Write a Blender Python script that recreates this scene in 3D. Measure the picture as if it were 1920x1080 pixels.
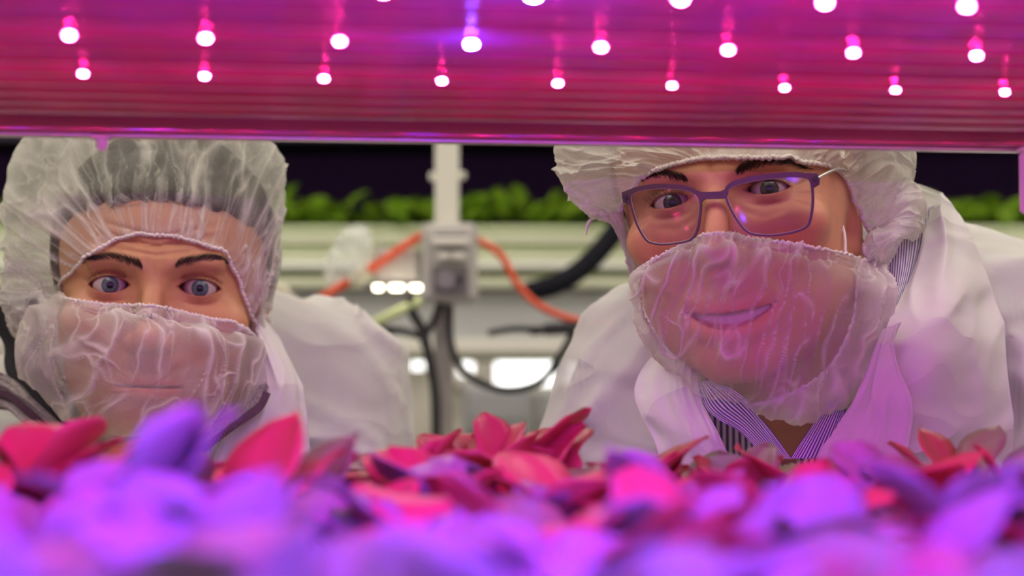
import bpy, math, random
import numpy as np
from mathutils import Vector, Matrix

random.seed(7)
RNG = np.random.default_rng(11)
SC = bpy.context.scene
COL = SC.collection
for _o in list(bpy.data.objects):
    bpy.data.objects.remove(_o)

# ------------------------------------------------------------------ camera, world, exposure
FPX = 3200.0                                   # focal length in pixels of the 1920x1080 frame
HORIZON = 727.0                                # image row of the eye level
PITCH = math.atan((HORIZON - 540.0) / FPX)
CAMZ = 1.40
cam_data = bpy.data.cameras.new('camera')
cam_data.sensor_width = 36.0
cam_data.lens = FPX * 36.0 / 1920.0
cam_data.clip_start = 0.02
cam_data.clip_end = 60
cam_data.dof.use_dof = True
cam_data.dof.focus_distance = 1.10
cam_data.dof.aperture_fstop = 4.3
cam = bpy.data.objects.new('camera', cam_data)
cam.location = (0, 0, CAMZ)
cam.rotation_euler = (math.pi / 2 + PITCH, 0, 0)
COL.objects.link(cam)
SC.camera = cam

world = bpy.data.worlds.new('world')
SC.world = world
world.use_nodes = True
_bg = world.node_tree.nodes['Background']
_bg.inputs[0].default_value = (1.0, 0.92, 0.72, 1)
_bg.inputs[1].default_value = 0.60

SC.view_settings.view_transform = 'Standard'
SC.view_settings.look = 'None'
SC.view_settings.exposure = 0.0
SC.view_settings.gamma = 1.0
SC.view_settings.use_curve_mapping = False
CEILING_LAMP = 9.3                             # radiance of the room's ceiling lamps
LED_RED = (2000.0, 55.0, 480.0)                   # radiance of a red diode
LED_BLUE = (1000.0, 420.0, 8600.0)                # radiance of a blue diode

CP, SP = math.cos(PITCH), math.sin(PITCH)
def P(px, py, D):
    """point seen at pixel (px, py) of the 1920x1080 frame, D metres in front of the camera"""
    a = (px - 960.0) / FPX
    b = (540.0 - py) / FPX
    fy = CP - SP * b
    t = D / fy
    return np.array([a * t, D, CAMZ + (SP + CP * b) * t])
def raydir(px, py):
    a = (np.asarray(px, float) - 960.0) / FPX
    b = (540.0 - np.asarray(py, float)) / FPX
    d = np.stack([a, CP - SP * b, SP + CP * b], -1)
    return d / np.linalg.norm(d, axis=-1, keepdims=True)
CAMP = np.array([0, 0, CAMZ])

# ------------------------------------------------------------------ noise
_TAB = np.random.default_rng(3).random((64, 64, 64)).astype(np.float32)
def vnoise(x, y, z=0.0):
    x, y, z = np.broadcast_arrays(np.asarray(x, float), np.asarray(y, float), np.asarray(z, float))
    xi, yi, zi = np.floor(x).astype(int), np.floor(y).astype(int), np.floor(z).astype(int)
    fx, fy, fz = x - xi, y - yi, z - zi
    fx, fy, fz = [t * t * (3 - 2 * t) for t in (fx, fy, fz)]
    r = 0
    for dx in (0, 1):
        wx = fx if dx else 1 - fx
        for dy in (0, 1):
            wy = fy if dy else 1 - fy
            for dz in (0, 1):
                wz = fz if dz else 1 - fz
                r = r + wx * wy * wz * _TAB[(xi + dx) & 63, (yi + dy) & 63, (zi + dz) & 63]
    return r
def fbm(x, y, z=0.0, o=3):
    s, a, n = 0, 0.5, 0
    for i in range(o):
        s = s + a * vnoise(x * 2 ** i + 7.1 * i, y * 2 ** i + 3.7 * i, np.asarray(z) * 2 ** i + 1.3 * i)
        n += a; a *= 0.5
    return s / n
def ridge(x, y, z=0.0):
    return 1 - np.abs(2 * vnoise(x, y, z) - 1)
def worley(x, y, seed=0):
    """distances to the nearest and second nearest feature point of a jittered 2D grid, and the cell's random value"""
    xi, yi = np.floor(x).astype(int), np.floor(y).astype(int)
    f1 = np.full(x.shape, 9.0); f2 = np.full(x.shape, 9.0); cv = np.zeros(x.shape)
    gx = np.zeros(x.shape); gy = np.zeros(x.shape)
    for dx in (-1, 0, 1):
        for dy in (-1, 0, 1):
            a, b = xi + dx, yi + dy
            jx = _TAB[a & 63, b & 63, seed & 63]; jy = _TAB[a & 63, b & 63, (seed + 17) & 63]
            ddx, ddy = x - (a + jx), y - (b + jy)
            d = np.sqrt(ddx ** 2 + ddy ** 2)
            near = d < f1
            f2 = np.where(near, f1, np.minimum(f2, d))
            cv = np.where(near, _TAB[a & 63, b & 63, (seed + 31) & 63], cv)
            gx = np.where(near, ddx, gx); gy = np.where(near, ddy, gy)
            f1 = np.where(near, d, f1)
    return f1, f2, cv, gx, gy

# ------------------------------------------------------------------ mesh helpers
def mesh_np(name, verts, faces, smooth=True, uv=None, attrs=None, cols=None):
    verts = np.asarray(verts, np.float32).reshape(-1, 3)
    me = bpy.data.meshes.new(name)
    faces = np.asarray(faces, np.int32)
    k = faces.shape[1]
    me.vertices.add(len(verts)); me.vertices.foreach_set('co', verts.ravel())
    me.loops.add(faces.size); me.loops.foreach_set('vertex_index', faces.ravel())
    me.polygons.add(len(faces))
    me.polygons.foreach_set('loop_start', np.arange(0, faces.size, k, dtype=np.int32))
    me.polygons.foreach_set('loop_total', np.full(len(faces), k, np.int32))
    me.polygons.foreach_set('use_smooth', np.full(len(faces), bool(smooth)))
    me.update(calc_edges=True)
    if uv is not None:
        l = me.uv_layers.new(name='UVMap')
        l.data.foreach_set('uv', np.asarray(uv, np.float32)[faces.ravel()].ravel())
    for n, a in (attrs or {}).items():
        at = me.attributes.new(n, 'FLOAT', 'POINT'); at.data.foreach_set('value', np.asarray(a, np.float32))
    for n, a in (cols or {}).items():
        a = np.asarray(a, np.float32)
        if a.shape[1] == 3:
            a = np.concatenate([a, np.ones((len(a), 1), np.float32)], 1)
        at = me.attributes.new(n, 'FLOAT_COLOR', 'POINT'); at.data.foreach_set('color', a.ravel())
    me.validate()
    return me
def grid_faces(nu, nv, closed_u=False):
    i = np.arange(nu if closed_u else nu - 1); j = np.arange(nv - 1)
    I, J = np.meshgrid(i, j, indexing='ij')
    I2 = (I + 1) % nu
    return np.stack([I * nv + J, I2 * nv + J, I2 * nv + J + 1, I * nv + J + 1], -1).reshape(-1, 4)
def link(name, me, m=None, parent=None, loc=None):
    o = bpy.data.objects.new(name, me)
    COL.objects.link(o)
    if m is not None and me is not None:
        if len(me.materials) == 0: me.materials.append(m)
    if parent is not None: o.parent = parent
    if loc is not None: o.location = loc
    return o
def tag(o, label=None, cat=None, group=None, kind=None):
    if label: o['label'] = label
    if cat: o['category'] = cat
    if group: o['group'] = group
    if kind: o['kind'] = kind
    return o
def thing(name, label, cat, loc=(0, 0, 0), group=None):
    o = bpy.data.objects.new(name, None)
    o.empty_display_size = 0.02
    COL.objects.link(o); o.location = loc
    return tag(o, label, cat, group)

class MB:
    """collects boxes, tubes and prisms into ONE mesh"""
    def __init__(s): s.v = []; s.f = []; s.sm = []
    def add(s, v, f, smooth=False):
        n = len(s.v); s.v += [tuple(map(float, p)) for p in v]
        s.f += [tuple(i + n for i in q) for q in f]; s.sm += [smooth] * len(f)
    def box(s, c, d, bev=0.0, M=None):
        hx, hy, hz = [t / 2 for t in d]
        if bev <= 0:
            v = [(x, y, z) for x in (-hx, hx) for y in (-hy, hy) for z in (-hz, hz)]
            f = [(0, 1, 3, 2), (4, 6, 7, 5), (0, 4, 5, 1), (2, 3, 7, 6), (0, 2, 6, 4), (1, 5, 7, 3)]
        else:
            b = min(bev, hx * .99, hy * .99, hz * .99); v = []; idx = {}
            for sx in (-1, 1):
                for sy in (-1, 1):
                    for sz in (-1, 1):
                        for a in range(3):
                            p = [sx * (hx - b), sy * (hy - b), sz * (hz - b)]
                            p[a] = (sx * hx, sy * hy, sz * hz)[a]
                            idx[(sx, sy, sz, a)] = len(v); v.append(tuple(p))
            f = []
            g = lambda *k: idx[k]
            for q in (-1, 1):
                def o(l): f.append(tuple(l if q > 0 else l[::-1]))
                o([g(q, -1, -1, 0), g(q, 1, -1, 0), g(q, 1, 1, 0), g(q, -1, 1, 0)])
                o([g(-1, q, -1, 1), g(-1, q, 1, 1), g(1, q, 1, 1), g(1, q, -1, 1)])
                o([g(-1, -1, q, 2), g(1, -1, q, 2), g(1, 1, q, 2), g(-1, 1, q, 2)])
            for a in (-1, 1):
                for b2 in (-1, 1):
                    def o2(l, s_): f.append(tuple(l if s_ > 0 else l[::-1]))
                    o2([g(-1, a, b2, 1), g(1, a, b2, 1), g(1, a, b2, 2), g(-1, a, b2, 2)], -a * b2)
                    o2([g(a, -1, b2, 0), g(a, 1, b2, 0), g(a, 1, b2, 2), g(a, -1, b2, 2)], a * b2)
                    o2([g(a, b2, -1, 0), g(a, b2, 1, 0), g(a, b2, 1, 1), g(a, b2, -1, 1)], -a * b2)
            for sx in (-1, 1):
                for sy in (-1, 1):
                    for sz in (-1, 1):
                        l = [g(sx, sy, sz, 0), g(sx, sy, sz, 1), g(sx, sy, sz, 2)]
                        f.append(tuple(l if sx * sy * sz > 0 else l[::-1]))
        if M is not None: v = [tuple(M @ Vector(p)) for p in v]
        s.add([(p[0] + c[0], p[1] + c[1], p[2] + c[2]) for p in v], f)
        return s
    def tube(s, pts, r, n=8, cap=True, smooth=True):
        pts = np.asarray(pts, float); N = len(pts)
        r = np.full(N, r) if np.isscalar(r) else np.asarray(r, float)
        T = np.gradient(pts, axis=0); T /= np.linalg.norm(T, axis=1, keepdims=True) + 1e-12
        ref = np.array([0, 0, 1.0]) if abs(T[0][2]) < 0.9 else np.array([1.0, 0, 0])
        v = []
        nrm = np.cross(T[0], ref); nrm /= np.linalg.norm(nrm)
        for i in range(N):
            nrm = nrm - T[i] * (nrm @ T[i]); nrm /= np.linalg.norm(nrm) + 1e-12
            b = np.cross(T[i], nrm)
            for k in range(n):
                a = 2 * math.pi * k / n
                v.append(pts[i] + r[i] * (math.cos(a) * nrm + math.sin(a) * b))
        f = [(i * n + k, i * n + (k + 1) % n, (i + 1) * n + (k + 1) % n, (i + 1) * n + k) for i in range(N - 1) for k in range(n)]
        s.add(v, f, smooth)
        if cap:
            s.add([v[k] for k in range(n)], [tuple(range(n))[::-1]]); s.add([v[(N - 1) * n + k] for k in range(n)], [tuple(range(n))])
        return s
    def mesh(s, name):
        me = bpy.data.meshes.new(name)
        me.from_pydata(s.v, [], s.f)
        me.polygons.foreach_set('use_smooth', s.sm)
        me.update()
        return me
    def build(s, name, m, parent=None, loc=None): return link(name, s.mesh(name), m, parent, loc)

def catmull(pts, n, closed=False):
    pts = np.asarray(pts, float); N = len(pts)
    t = np.linspace(0, N if closed else N - 1, n, endpoint=not closed)
    i = np.floor(t).astype(int)
    if not closed: i = np.minimum(i, N - 2)
    f = (t - i)[:, None]
    def g(k): return pts[k % N] if closed else pts[np.clip(k, 0, N - 1)]
    p0, p1, p2, p3 = g(i - 1), g(i), g(i + 1), g(i + 2)
    return 0.5 * (2 * p1 + (p2 - p0) * f + (2 * p0 - 5 * p1 + 4 * p2 - p3) * f ** 2 + (3 * p1 - p0 - 3 * p2 + p3) * f ** 3)
def normals_grid(Q, closed_u=False):
    if closed_u:
        du = np.roll(Q, -1, 0) - np.roll(Q, 1, 0)
    else:
        du = np.gradient(Q, axis=0)
    dv = np.gradient(Q, axis=1)
    n = np.cross(du, dv)
    return n / (np.linalg.norm(n, axis=-1, keepdims=True) + 1e-12)

# ------------------------------------------------------------------ materials
def new_mat(name):
    m = bpy.data.materials.new(name); m.use_nodes = True
    return m, m.node_tree.nodes, m.node_tree.links, m.node_tree.nodes['Principled BSDF']
def mat(name, col, rough=0.5, metal=0.0, noise=0.0, scale=20.0, bump=0.0, coat=0.0, emit=None, spec=None, trans=0.0, alpha=None, ior=None):
    m, N, L, b = new_mat(name)
    b.inputs['Base Color'].default_value = (*col, 1); b.inputs['Roughness'].default_value = rough
    b.inputs['Metallic'].default_value = metal; b.inputs['Coat Weight'].default_value = coat
    if spec is not None: b.inputs['Specular IOR Level'].default_value = spec
    if trans: b.inputs['Transmission Weight'].default_value = trans
    if ior: b.inputs['IOR'].default_value = ior
    if alpha is not None: b.inputs['Alpha'].default_value = alpha
    if noise or bump:
        tc = N.new('ShaderNodeTexCoord'); nz = N.new('ShaderNodeTexNoise')
        nz.inputs['Scale'].default_value = scale; nz.inputs['Detail'].default_value = 3
        L.new(tc.outputs['Object'], nz.inputs['Vector'])
        if noise:
            mx = N.new('ShaderNodeMix'); mx.data_type = 'RGBA'
            mx.inputs[6].default_value = (*[c * (1 - noise) for c in col], 1)
            mx.inputs[7].default_value = (*[min(1, c * (1 + noise)) for c in col], 1)
            L.new(nz.outputs['Fac'], mx.inputs[0]); L.new(mx.outputs[2], b.inputs['Base Color'])
        if bump:
            bp = N.new('ShaderNodeBump'); bp.inputs['Strength'].default_value = bump; bp.inputs['Distance'].default_value = 0.002
            L.new(nz.outputs['Fac'], bp.inputs['Height']); L.new(bp.outputs[0], b.inputs['Normal'])
    if emit:
        b.inputs['Emission Color'].default_value = (*emit[0], 1); b.inputs['Emission Strength'].default_value = emit[1]
    return m
def emission(name, rgb):
    m, N, L, b = new_mat(name); N.remove(b)
    e = N.new('ShaderNodeEmission'); k = max(rgb)
    e.inputs[0].default_value = (rgb[0] / k, rgb[1] / k, rgb[2] / k, 1); e.inputs[1].default_value = k
    L.new(e.outputs[0], N['Material Output'].inputs[0])
    return m
def sheer(name, col, fibre=1400.0, amount=0.35, bump=0.25, stripes=None, transl=0.35):
    """thin non-woven cloth: vertex attribute 'dens' is how densely the fabric lies there; fibres break it up"""
    m, N, L, b = new_mat(name); N.remove(b)
    at = N.new('ShaderNodeAttribute'); at.attribute_name = 'dens'
    tc = N.new('ShaderNodeTexCoord')
    nz = N.new('ShaderNodeTexNoise'); nz.inputs['Scale'].default_value = fibre; nz.inputs['Detail'].default_value = 2
    nz.inputs['Distortion'].default_value = 1.5
    L.new(tc.outputs['Object'], nz.inputs['Vector'])
    sub = N.new('ShaderNodeMath'); sub.operation = 'MULTIPLY_ADD'; sub.inputs[1].default_value = amount; sub.inputs[2].default_value = -amount / 2
    L.new(nz.outputs['Fac'], sub.inputs[0])
    ad = N.new('ShaderNodeMath'); ad.operation = 'ADD'; ad.use_clamp = True
    L.new(at.outputs['Fac'], ad.inputs[0]); L.new(sub.outputs[0], ad.inputs[1])
    dif = N.new('ShaderNodeBsdfDiffuse'); tr = N.new('ShaderNodeBsdfTranslucent'); tp = N.new('ShaderNodeBsdfTransparent')
    dif.inputs[0].default_value = (*col, 1); tr.inputs[0].default_value = (*col, 1)
    bp = N.new('ShaderNodeBump'); bp.inputs['Strength'].default_value = bump; bp.inputs['Distance'].default_value = 0.0006
    L.new(nz.outputs['Fac'], bp.inputs['Height']); L.new(bp.outputs[0], dif.inputs['Normal'])
    m1 = N.new('ShaderNodeMixShader'); m1.inputs[0].default_value = transl
    L.new(dif.outputs[0], m1.inputs[1]); L.new(tr.outputs[0], m1.inputs[2])
    m2 = N.new('ShaderNodeMixShader')
    L.new(ad.outputs[0], m2.inputs[0]); L.new(tp.outputs[0], m2.inputs[1]); L.new(m1.outputs[0], m2.inputs[2])
    L.new(m2.outputs[0], N['Material Output'].inputs[0])
    return m
def crease_relief(m, strength=1.0, dist=.022, scale=(7, 7, 16), rot=(0, .65, 0)):
    """adds soft drapery creases to a cloth material as relief only"""
    N, L = m.node_tree.nodes, m.node_tree.links
    tc = N.new('ShaderNodeTexCoord'); mp = N.new('ShaderNodeMapping'); mp.inputs['Rotation'].default_value = rot; mp.inputs['Scale'].default_value = scale
    nz = N.new('ShaderNodeTexNoise'); nz.inputs['Scale'].default_value = 1.0; nz.inputs['Detail'].default_value = 1.5; nz.inputs['Distortion'].default_value = .6
    L.new(tc.outputs['Object'], mp.inputs[0]); L.new(mp.outputs[0], nz.inputs['Vector'])
    a = N.new('ShaderNodeMath'); a.operation = 'SUBTRACT'; a.inputs[1].default_value = .5; L.new(nz.outputs['Fac'], a.inputs[0])
    b = N.new('ShaderNodeMath'); b.operation = 'ABSOLUTE'; L.new(a.outputs[0], b.inputs[0])
    bp2 = N.new('ShaderNodeBump'); bp2.inputs['Strength'].default_value = strength; bp2.inputs['Distance'].default_value = dist; bp2.invert = True
    L.new(b.outputs[0], bp2.inputs['Height'])
    for n in list(N):
        if n.type == 'BUMP' and n != bp2: L.new(bp2.outputs[0], n.inputs['Normal'])
        if n.type == 'BSDF_TRANSLUCENT': L.new(bp2.outputs[0], n.inputs['Normal'])
    return m
def stripes_mat(name, c1, c2, axis='UV', scale=22.0, rough=0.8):
    m, N, L, b = new_mat(name)
    tc = N.new('ShaderNodeTexCoord'); wv = N.new('ShaderNodeTexWave')
    wv.wave_type = 'BANDS'; wv.bands_direction = 'X'; wv.inputs['Scale'].default_value = scale; wv.inputs['Distortion'].default_value = 0.0
    L.new(tc.outputs['UV'], wv.inputs['Vector'])
    cr = N.new('ShaderNodeValToRGB'); cr.color_ramp.elements[0].position = 0.42; cr.color_ramp.elements[1].position = 0.55
    cr.color_ramp.elements[0].color = (*c1, 1); cr.color_ramp.elements[1].color = (*c2, 1)
    L.new(wv.outputs['Fac'], cr.inputs[0]); L.new(cr.outputs[0], b.inputs['Base Color'])
    b.inputs['Roughness'].default_value = rough
    return m

# ================================================================== the setting
M = {}
M['floor'] = mat('floor_epoxy', (0.42, 0.42, 0.40), 0.35, noise=0.06, scale=3)
M['cream'] = mat('cream_paint', (0.78, 0.74, 0.64), 0.6, noise=0.04, scale=4, bump=0.05)
M['ceil'] = mat('ceiling_paint', (0.75, 0.74, 0.70), 0.8, noise=0.03, scale=5)
M['white_metal'] = mat('white_powder_coat', (0.80, 0.77, 0.70), 0.4, noise=0.03, scale=30)
M['steel'] = mat('brushed_steel', (0.62, 0.62, 0.60), 0.35, 0.8, noise=0.05, scale=60)
M['grey_panel'] = mat('grey_panel', (0.58, 0.59, 0.62), 0.6, noise=0.03, scale=8)
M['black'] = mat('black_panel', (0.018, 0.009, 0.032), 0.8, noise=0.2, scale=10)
M['rubber'] = mat('black_rubber', (0.02, 0.018, 0.022), 0.5, noise=0.2, scale=80)
M['red_cable'] = mat('red_cable_jacket', (0.80, 0.09, 0.03), 0.45, noise=0.08, scale=60)
M['plastic_grey'] = mat('grey_plastic', (0.50, 0.47, 0.46), 0.45, noise=0.04, scale=40)
M['plastic_light'] = mat('light_plastic', (0.80, 0.76, 0.73), 0.4, noise=0.03, scale=40)
M['plastic_dark'] = mat('dark_grey_plastic', (0.14, 0.12, 0.13), 0.4, noise=0.06, scale=40)
M['rail'] = mat('pale_tray_rail', (0.70, 0.72, 0.55), 0.4, noise=0.05, scale=12)
M['rail_b'] = mat('green_tinted_tray_rail', (0.54, 0.60, 0.38), 0.4, noise=0.06, scale=12)
M['pipe'] = mat('white_pipe', (0.88, 0.88, 0.82), 0.25, noise=0.02, scale=12, coat=0.4)
M['clear'] = mat('clear_plastic', (0.95, 0.97, 0.95), 0.12, noise=0.02, scale=30, alpha=0.38, coat=0.5)
M['lamp'] = emission('room_lamp_glow', (CEILING_LAMP, CEILING_LAMP * 0.93, CEILING_LAMP * 0.82))
M['bulb'] = emission('work_lamp_bulb', (9, 8.3, 6.2))
M['window'] = emission('daylit_pane', (3.2, 3.2, 3.1))
M['pale_cable'] = mat('pale_green_cable', (0.62, 0.70, 0.36), 0.45, noise=0.06, scale=40)
M['cable_clear'] = mat('cream_cable', (0.66, 0.60, 0.48), 0.45, noise=0.06, scale=40)

def struct(name, mb, m, parent=None):
    o = mb.build(name, m, parent)
    if parent is None: o['kind'] = 'structure'
    return o
struct('floor', MB().box((0, 1.5, -0.05), (9, 9, 0.1)), M['floor'])
struct('ceiling', MB().box((0, 1.5, 2.85), (9, 9, 0.1)), M['ceil'])
struct('wall_back', MB().box((0, 4.75, 1.4), (9, 0.1, 2.8)), M['cream'])
struct('wall_left', MB().box((-4.0, 2.2, 1.4), (0.1, 5.0, 2.8)), M['cream'])
struct('wall_right', MB().box((4.0, 2.2, 1.4), (0.1, 5.0, 2.8)), M['cream'])

# lit windows in the far wall
def window(name, x0, y0, x1, y1, D=4.66):
    a, b = P(x0, y0, D), P(x1, y1, D)
    c = (a + b) / 2; w, h = abs(b[0] - a[0]), abs(a[2] - b[2])
    fr = MB()
    for s in (-1, 1):
        fr.box((c[0] + s * (w / 2 + .012), D + .01, c[2]), (.024, .05, h + .048))
        fr.box((c[0], D + .01, c[2] + s * (h / 2 + .012)), (w, .05, .024))
    o = struct(name, fr, M['white_metal'])
    MB().box((c[0], D + .02, c[2]), (w, .01, h)).build('window_pane', M['window'], o)
window('window_1', 930, 676, 1042, 721)
window('window_2', 1060, 676, 1150, 721)
window('window_3', 861, 678, 886, 704)

# ceiling lamps of the room, and two added ones over the near rack
def ceiling_lamp(x, y, label):
    t = thing('ceiling_light', label, 'light', (x, y, 2.80), 'ceiling lamps')
    MB().box((0, 0, -0.02), (1.24, 0.34, 0.04)).build('housing', M['white_metal'], t)
    MB().box((0, 0, -0.045), (1.2, 0.3, 0.012)).build('diffuser', M['lamp'], t)
ceiling_lamp(-1.7, 1.15, 'long white ceiling lamp over the left aisle end')
ceiling_lamp(1.8, 1.15, 'long white ceiling lamp over the right aisle end')
ceiling_lamp(-0.9, 2.0, 'long white ceiling lamp behind the bare-eyed person')
ceiling_lamp(0.9, 2.0, 'long white ceiling lamp behind the person with glasses')
ceiling_lamp(-0.75, 0.35, 'added long white lamp above the near rack, front light for the faces, left one')  # this lamp and the next are added to front-light faces and masks
ceiling_lamp(0.75, 0.35, 'added long white lamp above the near rack, front light for the faces, right one')
ceiling_lamp(0.0, 3.9, 'long white ceiling lamp by the back wall')

# ================================================================== second rack across the aisle
YB = 2.6
def zB(py, D=YB): return float(P(960, py, D)[2])
def xB(px, D=YB): return float(P(px, 540, D)[0])
rk = thing('growing_rack', 'pale growing rack with horizontal rails across the aisle behind both people', 'rack', (0, YB, 0))
def rbox(name, m, x0, x1, z0, z1, y0, y1, bev=0.002):
    return MB().box(((x0 + x1) / 2, (y0 + y1) / 2 - YB, (z0 + z1) / 2), (x1 - x0, y1 - y0, z1 - z0), bev).build(name, m, rk)
XL, XR = -1.6, 1.6
rows = [(422, 438, 'rail_b', 0.0), (440, 458, 'rail', -0.004), (460, 474, 'rail_b', 0.0), (476, 491, 'rail', -0.008), (493, 507, 'pipe', -0.02), (509, 519, 'rail_b', -0.004), (521, 541, 'rail', -0.012)]
for (a, b, m, off) in rows:
    rbox('tray_rail', M[m], XL, XR, zB(b), zB(a), YB + off, YB + off + 0.02, 0.004)
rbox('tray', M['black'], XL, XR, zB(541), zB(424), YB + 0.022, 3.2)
rbox('side_panel', M['grey_panel'], XL, XR, zB(634), zB(543), YB + 0.03, YB + 0.05)
rbox('lower_beam', M['white_metal'], XL, XR, zB(662), zB(634), YB - 0.01, YB + 0.05)
rbox('lower_shelf', M['rail'], XL, XR, zB(668), zB(662), YB, 3.2)
rbox('back_panel', mat('violet_haze_panel', (.16, .06, .32), .8, noise=.1), XL, XR, zB(541), zB(150), 3.2, 3.22)  # violet LED haze put into the back panel's colour
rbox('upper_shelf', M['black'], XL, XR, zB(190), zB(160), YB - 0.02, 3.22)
rbox('upper_beam', M['black'], XL, XR, zB(268), zB(190), YB - 0.02, YB + 0.0)
for x in (XL, XR):
    rbox('upright', M['white_metal'], x - .02, x + .02, 0, 2.3, YB - 0.02, YB + 0.02)
    rbox('upright', M['white_metal'], x - .02, x + .02, 0, 2.3, 3.18, 3.22)

# green canopy growing on that rack: too blurred and too many leaves to count
def leaf_grid(L, W, curl, fold, nu=7, nv=5, tip=0.5, ruffle=0.0, seed=0):
    """one leaf blade along +x, midrib folded, tip curling down; with thickness"""
    u = np.linspace(0, 1, nu); v = np.linspace(-1, 1, nv)
    U, V = np.meshgrid(u, v, indexing='ij')
    w = W * np.clip(1 - np.abs(2 * np.clip(U, 0, 1) ** 0.95 - 1) ** 3.0, 0.004, 1) ** 0.6
    w[0, :] = W * 0.10
    x = L * U; y = w * V
    z = fold * np.abs(V) ** 1.3 * w - curl * L * U ** 2 * 0.9 + ruffle * W * np.sin(U * 9 + seed + 2 * np.sign(V)) * np.abs(V) ** 2
    x = x * (1 - 0.12 * curl * U)
    return np.stack([x, y, z], -1)
def solid_leaf(Q, th=0.0005):
    nu, nv = Q.shape[:2]
    n = normals_grid(Q)
    A = (Q + n * th / 2).reshape(-1, 3); B = (Q - n * th / 2).reshape(-1, 3)
    f = grid_faces(nu, nv)
    k = nu * nv
    idx = np.arange(k).reshape(nu, nv)
    ring = np.concatenate([idx[:, 0], idx[-1, 1:], idx[::-1, -1][1:], idx[0, ::-1][1:-1]])
    r2 = np.roll(ring, -1)
    side = np.stack([ring, r2, r2 + k, ring + k], -1)
    return np.concatenate([A, B]), np.concatenate([f[:, ::-1], f + k, side])
def leaf_mat(name, c1, c2, rough=0.32):
    m, N, L, b = new_mat(name); out = N['Material Output']
    oi = N.new('ShaderNodeObjectInfo'); tc = N.new('ShaderNodeTexCoord'); nz = N.new('ShaderNodeTexNoise')
    nz.inputs['Scale'].default_value = 45; nz.inputs['Detail'].default_value = 2
    L.new(tc.outputs['Object'], nz.inputs['Vector'])
    ad = N.new('ShaderNodeMath'); ad.operation = 'ADD'; L.new(oi.outputs['Random'], ad.inputs[0]); L.new(nz.outputs['Fac'], ad.inputs[1])
    hf = N.new('ShaderNodeMath'); hf.operation = 'MULTIPLY'; hf.inputs[1].default_value = 0.5; L.new(ad.outputs[0], hf.inputs[0])
    mx = N.new('ShaderNodeMix'); mx.data_type = 'RGBA'; mx.inputs[6].default_value = (*c1, 1); mx.inputs[7].default_value = (*c2, 1)
    L.new(hf.outputs[0], mx.inputs[0]); L.new(mx.outputs[2], b.inputs['Base Color'])
    b.inputs['Roughness'].default_value = rough
    tr = N.new('ShaderNodeBsdfTranslucent'); L.new(mx.outputs[2], tr.inputs[0])
    ms = N.new('ShaderNodeMixShader'); ms.inputs[0].default_value = 0.3
    L.new(b.outputs[0], ms.inputs[1]); L.new(tr.outputs[0], ms.inputs[2]); L.new(ms.outputs[0], out.inputs[0])
    return m
M['leaf_green'] = leaf_mat('green_leaf', (0.22, 0.36, 0.16), (0.42, 0.50, 0.22))
M['leaf_red'] = leaf_mat('red_leaf', (0.60, 0.10, 0.13), (0.66, 0.24, 0.16))
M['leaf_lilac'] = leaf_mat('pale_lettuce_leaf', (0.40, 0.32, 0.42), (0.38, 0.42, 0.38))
M['far_leaf'] = leaf_mat('far_green_leaf', (0.20, 0.42, 0.02), (0.42, 0.62, 0.06))
def canopy():
    vs, fs, n = [], [], 0
    rr = np.random.default_rng(5)
    for i in range(2200):
        x = rr.uniform(XL + .05, XR - .05); y = rr.uniform(0.0, 1.0) ** 1.6 * .55 + .01
        Q = leaf_grid(rr.uniform(.03, .055), rr.uniform(.010, .016), rr.uniform(.1, .7), .3, 5, 3)
        a = rr.uniform(0, 6.28); e = rr.uniform(.2, 1.2)
        hgt = rr.uniform(0.0, 0.032) * (0.6 + 0.8 * float(vnoise(x * 3, y * 4, 2.0)))
        R = Matrix.Rotation(a, 3, 'Z') @ Matrix.Rotation(-e, 3, 'Y')
        q = Q.reshape(-1, 3) @ np.array(R).T + np.array([x, y, zB(424) + hgt])
        vs.append(q); fs.append(grid_faces(5, 3) + n); n += len(q)
    return mesh_np('seedling_canopy', np.concatenate(vs), np.concatenate(fs))
cn = link('seedling_canopy', canopy(), M['far_leaf'], None, (0, YB, 0))
tag(cn, 'blurred bright green seedlings growing on the far rack', 'seedlings', kind='stuff')

# post with its outlet box in the aisle
YP = 2.1
def zP(py, D=YP): return float(P(960, py, D)[2])
def xP(px, D=YP): return float(P(px, 540, D)[0])
pst = thing('square_post', 'white square metal post in the aisle between the two people', 'post', (xP(838), YP, 0))
MB().box((0, 0, (2.79 + zP(500)) / 2), (.029, .029, 2.79 - zP(500)), .002).build('upper_tube', M['white_metal'], pst)
MB().box((-.0035, .004, zP(500) / 2), (.0235, .0235, zP(500)), .002).build('lower_tube', mat('grey_post_tube', (.36, .33, .30), .45, noise=.05, scale=30), pst)
MB().box((0, 0, .004), (.09, .09, .008)).build('base_plate', M['steel'], pst)
MB().box((.017, -.004, zP(330)), (.012, .012, .010), .002).box((-.017, -.004, zP(332)), (.010, .012, .010), .002).build('clip', M['white_metal'], pst)
YX = YP - .05
bx0, bx1, bz1, bz0 = xP(790, YX), xP(895, YX), zP(419, YX), zP(566, YX)
bc = ((bx0 + bx1) / 2, YX + .012, (bz0 + bz1) / 2)
jb = thing('outlet_box', 'grey plastic outlet box with vents and a dark socket mounted on the white post', 'outlet box', bc)
W_, H_ = bx1 - bx0, bz1 - bz0
MB().box((0, 0, 0), (W_, .045, H_), .006).build('body', M['plastic_grey'], jb)
MB().box((0, -.026, -.004), (W_ * .84, .012, H_ * .86), .004).build('cover', mat('grey_cover', (.44, .41, .41), .4, noise=.04, scale=40), jb)
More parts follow.
